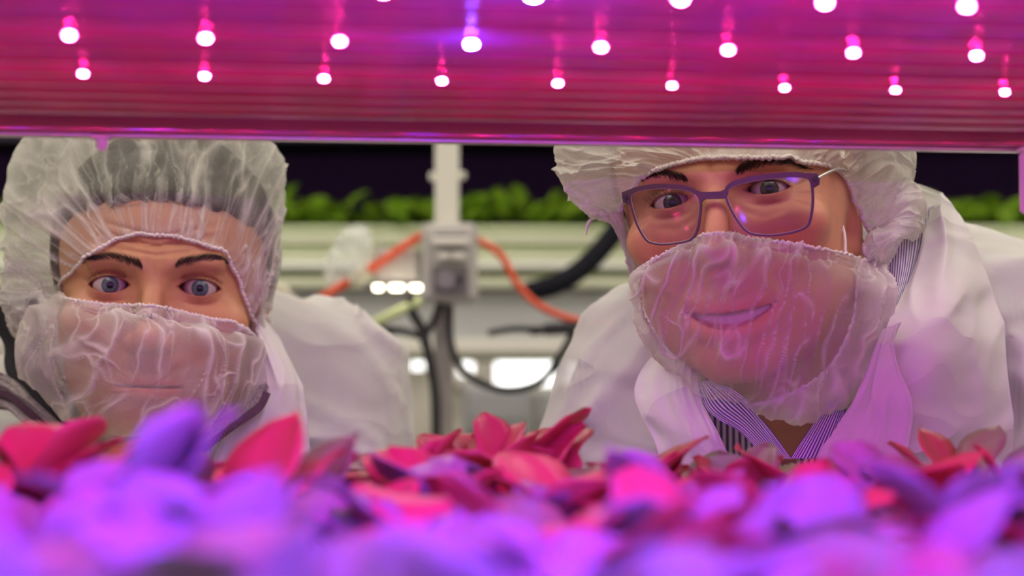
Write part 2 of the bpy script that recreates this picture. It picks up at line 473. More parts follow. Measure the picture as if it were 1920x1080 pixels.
def jbar(name, px0, px1, py0, py1, m, y=-.036, d=.012):
    x0, x1, z1, z0 = xP(px0, YX), xP(px1, YX), zP(py0, YX), zP(py1, YX)
    return MB().box(((x0 + x1) / 2 - bc[0], y, (z0 + z1) / 2 - bc[2]), (x1 - x0, d, z1 - z0), .002).build(name, m, jb)
jbar('vent_slot', 815, 878, 440, 446, M['plastic_dark'], -.031, .006)
jbar('raised_bar', 811, 882, 449, 463, M['plastic_light'])
jbar('vent_slot', 822, 872, 467, 473, M['plastic_dark'], -.031, .006)
jbar('raised_bar', 824, 845, 477, 490, M['plastic_light'])
jbar('raised_bar', 849, 872, 477, 490, M['plastic_light'])
sk = jbar('socket_plate', 814, 877, 500, 552, M['plastic_dark'])
a_ = np.linspace(0, 2 * np.pi, 20, endpoint=False)
sx, sz = xP(838, YX) - bc[0], zP(527, YX) - bc[2]
MB().tube([(sx, -.041, sz), (sx, -.048, sz)], .011, 20).build('socket', mat('socket_rim', (.25, .22, .24), .3, noise=.05, scale=50), sk)
MB().tube([(sx + .016, -.041, sz), (sx + .016, -.047, sz)], .004, 12).build('socket', M['rubber'], sk)

def cable(name, pts, r, m, label, cat='cable', D=YP - .03, n=40, extra=None, group=None):
    q = [P(p[0], p[1], p[2] if len(p) > 2 else D) for p in pts]
    o = MB().tube(catmull(q, n), r, 8).build(name, m)
    tag(o, label, cat, group)
    return o
cable('network_cable', [(520, 610), (566, 582), (640, 536), (700, 500), (760, 460), (800, 436)], .0052, M['red_cable'], 'bright red cable rising from the left shoulder to the outlet box')
cable('network_cable', [(880, 445), (905, 455), (940, 480), (965, 525), (1000, 565), (1050, 592), (1110, 606), (1180, 612)], .0045, M['red_cable'], 'red cable drooping right from the outlet box behind the glasses wearer')
lb = MB(); q0, q1 = P(656, 527, YP - .03), P(690, 506, YP - .03); lb.tube([q0, q1], .0075, 10).build('cable_sleeve', M['cable_clear']); tag(bpy.data.objects['cable_sleeve'], 'cream sleeve wrapped round the left red cable', 'sleeve')
cable('power_cable', [(770, 556), (773, 585), (793, 622), (806, 680), (816, 740), (818, 830)], .0062, M['rubber'], 'black cable running down in front of the lower post')
cable('power_cable', [(826, 568), (814, 600), (798, 628), (795, 650)], .005, M['rubber'], 'short black cable from the outlet box joining the downward cable')
cable('power_cable', [(842, 572), (843, 630), (857, 678), (895, 715), (955, 731), (1015, 714), (1055, 660), (1078, 622), (1110, 600)], .0048, M['rubber'], 'black cable hanging in a wide loop right of the post')
cable('power_cable', [(585, 566), (630, 580), (700, 612), (760, 622), (796, 634)], .0045, M['rubber'], 'black cable running left from the post behind the shoulder')
cable('power_cable', [(915, 625), (960, 617), (1005, 617)], .0038, M['rubber'], 'thin grey-black lead left of the right connector')
cable('drip_line', [(690, 612), (735, 590), (790, 565)], .0065, M['pale_cable'], 'pale green line slanting under the lit work lamp')
cable('drip_line', [(500, 530), (530, 545), (560, 575), (600, 600)], .006, M['cable_clear'], 'cream line hanging beside the left shoulder')
cable('drain_hose', [(1330, 215, 2.56), (1270, 260, 2.45), (1205, 340, 2.32), (1172, 405, 2.3), (1140, 452, 2.3), (1095, 500, 2.3), (1045, 532, 2.3), (990, 548, 2.32)], .0145, mat('dark_hose', (.014, .014, .022), .85, noise=.15, scale=30, spec=.15), 'thick dark hose slanting down beside the puffed hair net', 'hose')
def connector(cx, cy, sgn, label):
    t = thing('cable_connector', label, 'connector', P(cx, cy, YP - .04))
    k = YP / FPX
    Mx = Matrix.Rotation(sgn * .32, 3, 'Y')
    MB().box((0, 0, 0), (70 * k, .03, 22 * k), .004, Mx).build('body', M['rubber'], t)
    MB().box((-.030, 0, .012 * sgn), (28 * k, .026, 16 * k), .003, Mx).build('latch', M['rubber'], t)
    MB().tube([(.015, 0, -.006 * sgn), (.03, 0, -.012 * sgn), (.045, 0, -.014 * sgn)], [.008, .007, .004], 8).build('strain_relief', M['rubber'], t)
connector(665, 610, 1, 'black cable connector behind the left shoulder')
connector(1052, 616, -.2, 'black cable connector behind the right person')
# work lamp and clear bag
wl = thing('work_lamp', 'grey work lamp with a row of three glowing bulbs left of the outlet box', 'lamp', P(745, 500, YP))
k = YP / FPX
MB().box((0, 0, 0), (85 * k, .04, 66 * k), .004).build('housing', M['plastic_grey'], wl)
MB().box((0, -.004, -39 * k), (118 * k, .045, 16 * k), .003).build('lamp_rail', M['plastic_dark'], wl)
for dx, rr_ in ((-32, .006), (2, .009), (38, .0075)):
    MB().tube([(dx * k, -.03, -44 * k + .004), (dx * k, -.03, -44 * k - .002)], [rr_, rr_ * .8], 14).build('bulb', M['bulb'], wl)
MB().box((.034, .006, .004), (18 * k, .02, 60 * k), .004).build('bracket', M['rubber'], wl)
def crumple_blob():
    u = np.linspace(0, 2 * np.pi, 40, endpoint=False); v = np.linspace(0.02, np.pi - .02, 24)
    U, V = np.meshgrid(u, v, indexing='ij')
    f1, f2, cv, gx, gy = worley(U * 1.4, V * 2.2, 3)
    r = 1 + .35 * cv - .25 * f1
    Q = np.stack([.024 * r * np.sin(V) * np.cos(U), .02 * r * np.sin(V) * np.sin(U), .034 * r * np.cos(V)], -1)
    R = np.array(Matrix.Rotation(.5, 3, 'Y'))
    return mesh_np('plastic_bag', Q.reshape(-1, 3) @ R.T, grid_faces(40, 24, True), smooth=False)
cb = link('plastic_bag', crumple_blob(), M['clear'], None, P(655, 480, YP - .02))
tag(cb, 'crumpled clear plastic bag hanging left of the work lamp', 'bag')

# things low behind the plants
ap = thing('storage_cabinet', 'grey cabinet low behind the red leaves in the gap', 'cabinet', P(933, 800, 4.2) * np.array([1, 1, 0]))
hh = float(P(940, 722, 4.2)[2])
MB().box((0, .15, hh / 2), (.172, .3, hh), .006).build('body', M['grey_panel'], ap)
MB().box((0, -.006, hh - .05), (.15, .012, .07), .003).build('drawer', mat('pale_grey_front', (.55, .56, .58), .5, noise=.03), ap)
MB().box((0, -.006, hh - .5), (.15, .012, .78), .003).build('door', mat('dark_grey_front', (.18, .18, .20), .5, noise=.03), ap)
ap2 = thing('storage_cabinet', 'pale grey cabinet right of the darker one, low in the gap', 'cabinet', P(1046, 800, 4.25) * np.array([1, 1, 0]))
hh = float(P(1040, 735, 4.25)[2])
MB().box((0, .15, hh / 2), (.10, .3, hh), .006).build('body', mat('pale_cabinet', (.50, .52, .52), .5, noise=.03), ap2)
MB().box((0, -.006, hh / 2), (.085, .012, hh * .94), .003).build('door', mat('pale_cabinet_door', (.56, .58, .58), .5, noise=.03), ap2)
wl2 = thing('wall_lamp', 'small bright wall lamp left of the post', 'lamp', P(784, 685, 4.68))
MB().box((0, 0, 0), (.045, .03, .03), .004).build('housing', M['white_metal'], wl2)
MB().box((0, -.018, 0), (.034, .008, .018), .003).build('diffuser', M['window'], wl2)

# ================================================================== the lit shelf: grow light above, plants below
YAW = math.radians(6.4)
RT = Matrix.Translation((0, .75, 0)) @ Matrix.Rotation(YAW, 4, 'Z') @ Matrix.Translation((0, -.75, 0))
HP = 0.137                                     # underside of the light above the camera
gl = thing('grow_light', 'wide ribbed magenta LED grow light panel across the top', 'grow light', (0, 0, CAMZ + HP))
gl.matrix_world = Matrix.Translation((0, 0, CAMZ + HP)) @ RT
def panel_mat():
    m, N, L, b = new_mat('glow_tinted_aluminium')
    b.inputs['Base Color'].default_value = (0.68, 0.22, 0.40, 1); b.inputs['Metallic'].default_value = 0.7; b.inputs['Roughness'].default_value = 0.24  # pink LED glow put into the base colour of neutral metal
    b.inputs['Anisotropic'].default_value = 0.75
    tg = N.new('ShaderNodeTangent'); tg.direction_type = 'RADIAL'; tg.axis = 'X'; L.new(tg.outputs[0], b.inputs['Tangent'])
    tc = N.new('ShaderNodeTexCoord'); mp = N.new('ShaderNodeMapping'); mp.inputs['Scale'].default_value = (2, 160, 160)
    nz = N.new('ShaderNodeTexNoise'); nz.inputs['Scale'].default_value = 5
    L.new(tc.outputs['Object'], mp.inputs[0]); L.new(mp.outputs[0], nz.inputs['Vector'])
    mr = N.new('ShaderNodeMapRange'); mr.inputs[3].default_value = 0.08; mr.inputs[4].default_value = 0.20
    L.new(nz.outputs['Fac'], mr.inputs[0]); L.new(mr.outputs[0], b.inputs['Roughness'])
    bp = N.new('ShaderNodeBump'); bp.inputs['Strength'].default_value = .15; bp.inputs['Distance'].default_value = .001
    L.new(nz.outputs['Fac'], bp.inputs['Height']); L.new(bp.outputs[0], b.inputs['Normal'])
    return m
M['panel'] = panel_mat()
PXL, PXR = -0.95, 0.95
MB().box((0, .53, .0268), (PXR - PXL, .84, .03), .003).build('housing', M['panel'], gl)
rib_w, rib_h = .0180, .0100
def rib_mesh():
    a = np.linspace(0, np.pi, 11); xs = np.linspace(PXL, PXR, 9)
    Q = np.array([[(x, -rib_w / 2 * math.cos(t), .0120 - (rib_h) * math.sin(t) - .0) for t in a] for x in xs])
    return mesh_np('rib', Q.reshape(-1, 3), grid_faces(9, 11))
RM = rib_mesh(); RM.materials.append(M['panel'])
yy = .20
while yy < .905:
    link('rib', RM, None, gl, (0, yy, 0)); yy += rib_w + .0095
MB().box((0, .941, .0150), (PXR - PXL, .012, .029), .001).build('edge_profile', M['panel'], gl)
MB().box((0, .944, -.0006), (PXR - PXL, .008, .0020), .0006).build('edge_trim', M['steel'], gl)
def dome(r, glow):
    """diode: a glowing lens on a short pale base"""
    mb = MB(); a = [2 * math.pi * k / 14 for k in range(14)]
    v = [(0, 0, -r * .32)]; f = []
    for t in (.5, 1.0, math.pi / 2):
        v += [(r * math.sin(t) * math.cos(q), r * math.sin(t) * math.sin(q), -r * .32 * math.cos(t)) for q in a]
    f += [(0, 1 + (k + 1) % 14, 1 + k) for k in range(14)]
    for j in (0, 1):
        f += [(1 + j * 14 + k, 1 + j * 14 + (k + 1) % 14, 15 + j * 14 + (k + 1) % 14, 15 + j * 14 + k) for k in range(14)]
    mb.add(v, f, True); n1 = len(mb.f)
    mb.tube([(0, 0, .0002), (0, 0, .012)], .0017, 10)
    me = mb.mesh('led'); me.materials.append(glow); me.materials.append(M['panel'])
    for p in me.polygons: p.material_index = 0 if p.index < n1 else 1
    return me
M['led_red'] = emission('red_diode', LED_RED); M['led_blue'] = emission('blue_diode', LED_BLUE)
DR = dome(.0014, M['led_red'])
DB = dome(.0016, M['led_blue'])
inv = RT.inverted()
SP_ = .052
def row(px, py, blue, rng_):
    D = FPX * HP / (HORIZON - py)
    w = inv @ Vector(P(px, py, D).tolist()); w.z = 0
    for i in range(*rng_):
        link('led', DB if i in blue else DR, None, gl, (w.x + i * SP_, w.y, -.0010))
row(1046, 148, (), (-7, 8))
row(884, 73, (0,), (-7, 9))
row(1000, -22, (0,), (-7, 9))
for j, yv in enumerate((.535, .465, .395, .325)):
    for i in range(-6, 7):
        link('led', DB if (i + j) % 2 == 0 else DR, None, gl, (i * SP_ + .02 * (j % 2), yv, -.0010))
# bracket at the right end and the small fixing on the left
hb = thing('hanging_bracket', 'pink lit plastic bracket hanging at the right edge under the panel', 'bracket', P(1913, 343, .965))
kk = .965 / FPX
MB().box((.006, 0, 0), (42 * kk, .006, 118 * kk), .002).build('plate', M['plastic_light'], hb)
MB().box((.006, -.002, 62 * kk), (50 * kk, .012, 10 * kk), .001).build('flange', M['plastic_light'], hb)
ps = thing('panel_screw', 'small screw with washer under the panel edge over the left hair net', 'screw', P(191, 268, .90))
MB().box((0, 0, .003), (.011, .006, .0025), .0006).build('washer', M['steel'], ps)
MB().tube([(0, 0, .002), (0, 0, -.0022), (0, 0, -.0042)], [.0032, .003, .0012], 10).build('screw_head', M['plastic_light'], ps)

# shelf above, tray below, uprights
rack = thing('lit_rack', 'near growing rack holding the seedling tray and the grow light', 'rack', (0, 0, 0))
rack.matrix_world = RT
MB().box((0, .53, CAMZ + HP + .072), (2.0, .86, .045), .004).build('upper_shelf', M['white_metal'], rack)
for x in (-.98, .98):
    for y in (.12, .94):
        MB().box((x, y, 1.05), (.035, .035, 2.1), .003).build('upright', M['white_metal'], rack)
SOIL = CAMZ - .094
MB().box((0, .53, SOIL - .05), (2.0, .86, .03), .004).build('lower_shelf', M['white_metal'], rack)
tr_ = thing('seedling_tray', 'shallow dark tray of growing medium under the foreground seedlings', 'tray', (0, .53, SOIL - .035))
tr_.matrix_world = RT @ Matrix.Translation((0, .53, SOIL - .035))
MB().box((0, 0, .004), (1.9, .80, .008), .002).build('tray_base', M['plastic_dark'], tr_)
for s in (-1, 1):
    MB().box((0, s * .40, .02), (1.9, .008, .04), .002).build('tray_side', M['plastic_dark'], tr_)
    MB().box((s * .95, 0, .02), (.008, .80, .04), .002).build('tray_side', M['plastic_dark'], tr_)
MB().box((0, 0, .020), (1.88, .78, .024), .001).build('growing_medium', mat('dark_medium', (.06, .045, .035), .95, noise=.5, scale=120, bump=.8), tr_)

LEAVES = []
for s in range(9):
    rr = np.random.default_rng(40 + s)
    Q = leaf_grid(rr.uniform(.036, .052), rr.uniform(.0155, .0225), rr.uniform(.05, .6), rr.uniform(.05, .3), 10, 5, ruffle=.10, seed=s)
    Q[..., 0] += .004
    v, f = solid_leaf(Q, .0006)
    for mn in ('leaf_red', 'leaf_lilac', 'leaf_green'):
        me = mesh_np('leaf', v, f); me.materials.append(M[mn]); LEAVES.append((mn, me))
BYM = {mn: [m for n_, m in LEAVES if n_ == mn] for mn in ('leaf_red', 'leaf_lilac', 'leaf_green')}
def stem_mesh(h):
    me = MB().tube([(0, 0, 0), (.001, .001, h * .5), (0, 0, h)], [.0022, .0018, .0016], 6, smooth=True).mesh('stem')
    me.materials.append(M['leaf_lilac']); return me
STEMS = [(h, stem_mesh(h)) for h in (.018, .026, .034, .042)]
def seedling(x, y, top, n, mix, label, group, rr, spread=(.35, 1.2), big=1.0):
    """x, y on the tray; top = height of its leaf bases over the medium"""
    h, sm = min(STEMS, key=lambda t: abs(t[0] - top))
    w = RT @ Vector((x, y, SOIL - .003))
    if group:
        sx_ = w.x / w.y
        wh = 'on the left' if sx_ < -.1 else 'on the right' if sx_ > .1 else 'in the centre'
        label, group = label + ', ' + wh, group + ' ' + wh
    t = thing('lettuce_seedling', label, 'seedling', w, group)
    link('stem', sm, None, t)
    for i in range(n):
        mn = rr.choices(('leaf_red', 'leaf_lilac', 'leaf_green'), mix)[0]
        o = link('leaf', rr.choice(BYM[mn]), None, t, (0, 0, h - .003 * (i % 3)))
        o.rotation_euler = (rr.uniform(-.3, .3), -rr.uniform(*spread), i * 2.4 + rr.uniform(-.4, .4))
        s_ = rr.uniform(.8, 1.15) * big
        o.scale = (s_, s_, s_)
    return t
rr = random.Random(5)
nrow = 0
yy = .215
while yy < .915:
    half = .30 * yy + .15
    x = -half + rr.uniform(0, .03)
    while x < half:
        far = yy > .76
        if yy < .5: lab, grp, mix = 'blurred violet-lit lettuce seedling close to the camera', 'nearest seedlings', (1, 6, 3)
        elif not far: lab, grp, mix = 'soft purple lettuce seedling in the middle of the tray', 'seedlings in the middle of the tray', (3, 6, 1.5)
        else: lab, grp, mix = 'red lettuce seedling in the far rows by the people', 'far rows of red seedlings', (8, 2, 1)
        top = rr.choice((.018, .026, .026, .034)) if not far else rr.choice((.018, .026, .026, .034))
        seedling(x + rr.uniform(-.008, .008), yy + rr.uniform(-.008, .008), top, rr.choice((5, 6, 7)), mix, lab, grp, rr, big=.95 if yy > .4 else .85)
        x += .047 + rr.uniform(0, .012) if yy < .5 else .05 + rr.uniform(0, .014)
    yy += .047 + .012 * (yy > .5)
def at_tray(px, py, D):
    w = inv @ Vector(P(px, py, D).tolist()); return w.x, w.y
for (px, D, top, n, mix, sprd, big, lab) in [
    (885, .90, .034, 7, (1, 0, 0), (.7, 1.4), 1.12, 'tall red lettuce seedling with round upright leaves in the middle gap'),
    (955, .90, .034, 7, (1, 0, 0), (.7, 1.45), 1.12, 'broad red lettuce seedling right of the post, its leaves standing highest'),
    (1000, .93, .034, 5, (1, 0, 0), (.9, 1.5), 1.1, 'red seedling with a narrow pointed leaf beside the right coat sleeve'),
    (268, .58, .034, 7, (0, 1, 0), (.9, 1.45), 1.08, 'violet blurred seedling rising before the left beard cover'),
    (1800, .62, .034, 6, (0, 1, 0), (.8, 1.5), 1.1, 'violet blurred seedling rising before the right coat lapel'),
    (1205, .93, .026, 6, (1, 0, 0), (.6, 1.3), 1.05, 'red seedling under the hanging flap of the right beard cover'),
    (1410, .93, .018, 6, (1, 0, .4), (.7, 1.4), 1.05, 'red and olive seedling below the open shirt collar'),
    (100, .80, .042, 6, (1, .2, 0), (.7, 1.4), 1.1, 'crimson seedling in front of the left fleece zipper'),
    (460, .74, .026, 6, (1, .4, 0), (.6, 1.4), 1.1, 'magenta seedling under the right end of the left beard cover'),
    (1500, .93, .018, 6, (1, 0, 0), (.6, 1.3), 1.1, 'crimson seedling under the right wing of the shirt collar')]:
    x, y = at_tray(px, 800, D)
    seedling(x, y, top, n, mix, lab, None, rr, sprd, big)

# ================================================================== people: signed distances and a surface extractor
def surface(f, xs, ys, zs, stride=4):
    """dual surface of f<0 on a rectilinear grid with uneven spacing; f takes (N,3) points"""
    xs, ys, zs = [np.asarray(a, np.float64) for a in (xs, ys, zs)]
    n = (len(xs), len(ys), len(zs))
    ci = [np.unique(np.append(np.arange(0, k, stride), k - 1)) for k in n]
    cx, cy, cz = xs[ci[0]], ys[ci[1]], zs[ci[2]]
    G = np.stack(np.meshgrid(cx, cy, cz, indexing='ij'), -1).reshape(-1, 3)
    Fc = f(G).reshape(len(cx), len(cy), len(cz)).astype(np.float32)
    wx, wy, wz = [np.maximum(np.append(np.diff(a), 0), np.append(0, np.diff(a))) for a in (cx, cy, cz)]
    thr = 1.25 * np.sqrt(wx[:, None, None] ** 2 + wy[None, :, None] ** 2 + wz[None, None, :] ** 2)
    near = np.abs(Fc) < thr
    mp = [np.clip(np.searchsorted(c, np.arange(k), side='right') - 1, 0, len(c) - 1) for c, k in zip(ci, n)]
    F = Fc[np.ix_(*mp)].copy()
    nb = near.copy()
    for ax in range(3):
        sh = np.roll(near, -1, ax); sl = [slice(None)] * 3; sl[ax] = -1; sh[tuple(sl)] = False
        near = near | sh
    m = near[np.ix_(*mp)]
    idx = np.argwhere(m)
    pts = np.stack([xs[idx[:, 0]], ys[idx[:, 1]], zs[idx[:, 2]]], -1)
    out = np.empty(len(pts), np.float32)
    for s in range(0, len(pts), 400000):
        out[s:s + 400000] = f(pts[s:s + 400000])
    F[m] = out
    S = F < 0
    cnt = np.zeros(tuple(k - 1 for k in n), np.int8)
    for dx in (0, 1):
        for dy in (0, 1):
            for dz in (0, 1):
                cnt += S[dx:n[0] - 1 + dx, dy:n[1] - 1 + dy, dz:n[2] - 1 + dz]
    act = np.argwhere((cnt > 0) & (cnt < 8))
    vid = np.full(cnt.shape, -1, np.int32); vid[tuple(act.T)] = np.arange(len(act))
    acc = np.zeros((len(act), 3)); num = np.zeros(len(act))
    for ax in range(3):
        o1, o2 = [a for a in range(3) if a != ax]
        for a in (0, 1):
            for b in (0, 1):
                c0 = act.copy(); c0[:, o1] += a; c0[:, o2] += b
                c1 = c0.copy(); c1[:, ax] += 1
                f0 = F[tuple(c0.T)]; f1 = F[tuple(c1.T)]
                x = (f0 < 0) != (f1 < 0)
                t = np.where(x, f0 / np.where(x, f0 - f1, 1), 0)
                p0 = np.stack([xs[c0[:, 0]], ys[c0[:, 1]], zs[c0[:, 2]]], -1)
                p1 = np.stack([xs[c1[:, 0]], ys[c1[:, 1]], zs[c1[:, 2]]], -1)
                acc += np.where(x[:, None], p0 + (p1 - p0) * t[:, None], 0); num += x
    V = acc / num[:, None]
    quads = []
    for ax in range(3):
        o1, o2 = (ax + 1) % 3, (ax + 2) % 3
        sl0 = [slice(None)] * 3; sl1 = [slice(None)] * 3
        sl0[ax] = slice(0, -1); sl1[ax] = slice(1, None)
        x = S[tuple(sl0)] != S[tuple(sl1)]
        e = np.argwhere(x)
        e = e[(e[:, o1] > 0) & (e[:, o2] > 0) & (e[:, o1] < n[o1] - 1) & (e[:, o2] < n[o2] - 1)]
        ins = S[tuple(e.T)]
        def cell(a, b):
            c = e.copy(); c[:, o1] += a; c[:, o2] += b
            return vid[tuple(c.T)]
        q = np.stack([cell(-1, -1), cell(0, -1), cell(0, 0), cell(-1, 0)], -1)
        q[~ins] = q[~ins][:, ::-1]
        quads.append(q)
    Q = np.concatenate(quads); Q = Q[(Q >= 0).all(1)]
    return V, Q
def axis(*segs):
    """segs: (start, end, step) pieces joined"""
    r = []
    for a, b, s in segs:
        k = max(1, int(round((b - a) / s))); r += list(np.linspace(a, b, k, endpoint=False))
    return np.array(r + [segs[-1][1]])

def smin(a, b, k):
    h = np.clip(k - np.abs(a - b), 0, None) / k
    return np.minimum(a, b) - h * h * k * 0.25
def smax(a, b, k): return -smin(-a, -b, k)
def ell(p, c, r):
    q = (p - np.asarray(c, float)); r = np.asarray(r, float)
    k0 = np.sqrt(((q / r) ** 2).sum(-1)); k1 = np.sqrt(((q / r ** 2) ** 2).sum(-1)) + 1e-9
    return np.where(k0 < 1e-6, -r.min(), k0 * (k0 - 1) / k1)
def cap(p, a, b, r0, r1=None):
    a, b = np.asarray(a, float), np.asarray(b, float); r1 = r0 if r1 is None else r1
    d = b - a; t = np.clip(((p - a) @ d) / (d @ d), 0, 1)
    return np.sqrt((((p - a) - t[:, None] * d) ** 2).sum(-1)) - (r0 + (r1 - r0) * t)
def sph(p, c, r): return np.sqrt(((p - np.asarray(c, float)) ** 2).sum(-1)) - r
def seg2(x, z, a, b):
    a, b = np.asarray(a, float), np.asarray(b, float); d = b - a
    t = np.clip(((x - a[0]) * d[0] + (z - a[1]) * d[1]) / (d @ d), 0, 1)
    return np.hypot(x - a[0] - t * d[0], z - a[1] - t * d[1]), t

EYE_R = 12.0
class Head:
    def __init__(s, O, yaw, roll, pitch, ipd, opt):
        s.O = np.asarray(O, float)
        s.R = np.array(Matrix.Rotation(math.radians(roll), 3, 'Y') @ Matrix.Rotation(math.radians(yaw), 3, 'Z') @ Matrix.Rotation(math.radians(pitch), 3, 'X'))
        s.ex = ipd / 2; s.o = opt
    def w(s, p): return (np.asarray(p, float) * .001) @ s.R.T + s.O
    def l(s, p): return ((np.asarray(p, float) - s.O) @ s.R) * 1000.0
    def lids(s, x, sgn):
        """upper and lower margin height over an eye, x measured outwards from the eye centre"""
        o = s.o; w = o['eye_w']
        t = np.clip(x / w, -1, 1)
        base = np.clip(1 - t * t, 0, 1)
        zu = o['lid_u'] * base ** 0.75 + o.get('tilt', 0.0) * x
        zl = -o['lid_l'] * base ** 0.8 + o.get('tilt', 0.0) * x
        return zu, zl
    def skull(s, p):
        f = ell(p, (0, 78, 28), (77 + s.o.get('wide', 0), 97, 87))
        return f
    def face(s, p):
        """head and neck stub in millimetres, eyes at z=0, looking along -y"""
        o = s.o
        q = p.copy(); q[:, 0] = np.abs(p[:, 0]); x, y, z = p[:, 0], p[:, 1], p[:, 2]; ax = q[:, 0]
        f = s.skull(p)
        f = smin(f, ell(p, (0, 46, -34), (63 + o.get('wide', 0), 62, 74)), 22)
        f = smin(f, cap(q, (52 + o.get('wide', 0), 62, -60), (13, 0, -101), 13, 15), 22)
        f = smin(f, ell(p, (0, 40, -72), (50, 50, 44)), 20)
        f = smin(f, ell(p, (0, -8, -103), (17, 14, 15)), 18)
        f = smin(f, ell(q, (44, 6, -25 + o.get('cheek', 0)), (21, 17, 15)), 18)
        f = smin(f, cap(q, (8, -14.5, 15), (41, -6.5, 16 + o.get('brow', 0)), 8.2, 6.5), 11)
        # eye sockets, then the lids over the eyeballs
        f = smax(f, -ell(q, (s.ex, -24, -1), (20, 15.5, 14)), 8)
        f = smin(f, ell(q, (s.ex, 0, -.2), (EYE_R + 1.9, EYE_R + 1.7, EYE_R + 1.6)), 4.5)
        # nose
        f = smin(f, cap(p, (0, -14, 6), (0, -37, -35), 6.0, 8.0), 9)
        f = smin(f, ell(p, (0, -38, -37), (9, 9, 8)), 6)
        f = smin(f, ell(q, (11, -26, -40), (7.5, 10, 7.5)), 6)
        f = smax(f, -ell(q, (6, -31, -47.5), (3.4, 5.5, 3.6)), 3)
        # mouth
        f = smin(f, ell(p, (0, -2, -70), (30, 20, 26)), 14)
        mw = o.get('mouth_w', 25.0); sm = o.get('smile', 0.0)
        mz = -70 + sm * (x / mw) ** 2 + o.get('mouth_dz', 0)
        my = -21.5 + 9.5 * (x / mw) ** 2
        win = np.clip(1 - (x / mw) ** 2, 0, 1)
        lipu = np.hypot(y - my - .5, (z - mz - 4.2) * .9) - 4.6 * win ** .6
        lipl = np.hypot(y - my - .8, (z - mz + 5.2 + o.get('gap', 0)) * .9) - 5.4 * win ** .6
        f = np.where(win > 0, smin(f, np.minimum(lipu, lipl), 5), f)
        gap = .8 + o.get('gap', 0) * .5 * win
        slot = np.maximum(np.abs(z - mz + o.get('gap', 0) * .5) - gap * win ** .5, y - my - 9)
        f = np.where((win > 0.02) & (y < 0), smax(f, -slot, 1.5), f)
        # ears
        e = ell(q, (74, 92, -10), (5, 16, 30)); e = smin(e, ell(q, (70, 86, -38), (6, 8, 9)), 6)
        e = smax(e, -ell(q, (81, 89, -8), (5, 8, 16)), 4)
        f = smin(f, e, 6)
        fr = y < 30
        # eye openings
        xe = ax - s.ex
        zu, zl = s.lids(xe, 1)
        op = np.maximum(np.maximum(z - zu, zl - z) * .85, np.abs(xe) - o['eye_w'])
        f = np.where(fr, smax(f, -np.maximum(op, y - 4), 1.0), f)
        # lid crease, bags, forehead lines, folds: fine relief carved into the skin
        win = np.exp(-(xe / (o['eye_w'] * 1.0)) ** 4) * fr
        f = f + o.get('crease', 1.3) * np.exp(-((z - zu - o.get('crease_h', 4.0)) / 1.3) ** 2) * win
        f = f + .7 * np.exp(-((z - zl + 6.5 + .012 * xe ** 2) / 1.8) ** 2) * win
        for (a, b, dep, wd) in o.get('folds', ()):
            d, t = seg2(ax if a[0] >= 0 and b[0] >= 0 and not o.get('asym') else x, z, a, b)
            f = f + dep * np.exp(-(d / wd) ** 2) * np.sin(np.pi * np.clip(t, .06, .94)) * fr
        for (z0, amp, bend, dep) in o.get('lines', ()):
            f = f + dep * np.exp(-((z - z0 - amp * (np.abs(x - 1) / 25) ** bend) / 1.5) ** 2) * np.exp(-((np.abs(x) - 14) / 22) ** 2) * fr
        return f
    def cast(s, px, py, off=0.0, f=None):
        """where the rays through the pixels meet the head (metres), moved off (m) towards the camera"""
        f = f or s.face
        d = raydir(px, py).reshape(-1, 3)
        t0 = s.O[1] - .09
        pos = CAMP + d * t0; best = pos.copy(); bf = np.full(len(d), 1e9)
        done = np.zeros(len(d), bool)
        for i in range(70):
            v = f(s.l(pos))
            b = (v < bf) & ~done; best[b] = pos[b]; bf = np.where(b, v, bf)
            done |= v < .15
            step = np.where(done, 0, np.maximum(v * .0007, .0002))
            pos = pos + d * step[:, None]
            if (pos[:, 1] > s.O[1] + .12).all(): break
        return best - d * off
def push_out(pts, head, gap, it=6, forward=False):
    """move points out of the head until they clear skin and hair by gap (mm)"""
    p = head.l(pts); e = .6
    hair = getattr(head, 'hair', None)
    ff = head.face if (hair is None or forward) else (lambda q: np.minimum(head.face(q), hair(q)))
    act = np.arange(len(p)); v = ff(p)
    if forward:
        idx = np.where((v < gap) & (p[:, 1] < 22) & (p[:, 2] > -112))[0]; vi = v[idx]
        for _ in range(14):
            if len(idx) == 0: break
            p[idx, 1] -= np.maximum(gap - vi, .15)
            vi = ff(p[idx]); keep = vi < gap; idx, vi = idx[keep], vi[keep]
        v = ff(p)
    idx = np.where(v < gap)[0]; vi = v[idx]
    for _ in range(it):
        if len(idx) == 0: break
        q = p[idx]; g = np.stack([ff(q + np.eye(3)[k] * e) - vi for k in range(3)], -1)
        g /= np.linalg.norm(g, axis=1, keepdims=True) + 1e-9
        p[idx] = q + g * (gap - vi)[:, None] * .9
        vi = ff(p[idx]); keep = vi < gap; idx, vi = idx[keep], vi[keep]
    return head.w(p)

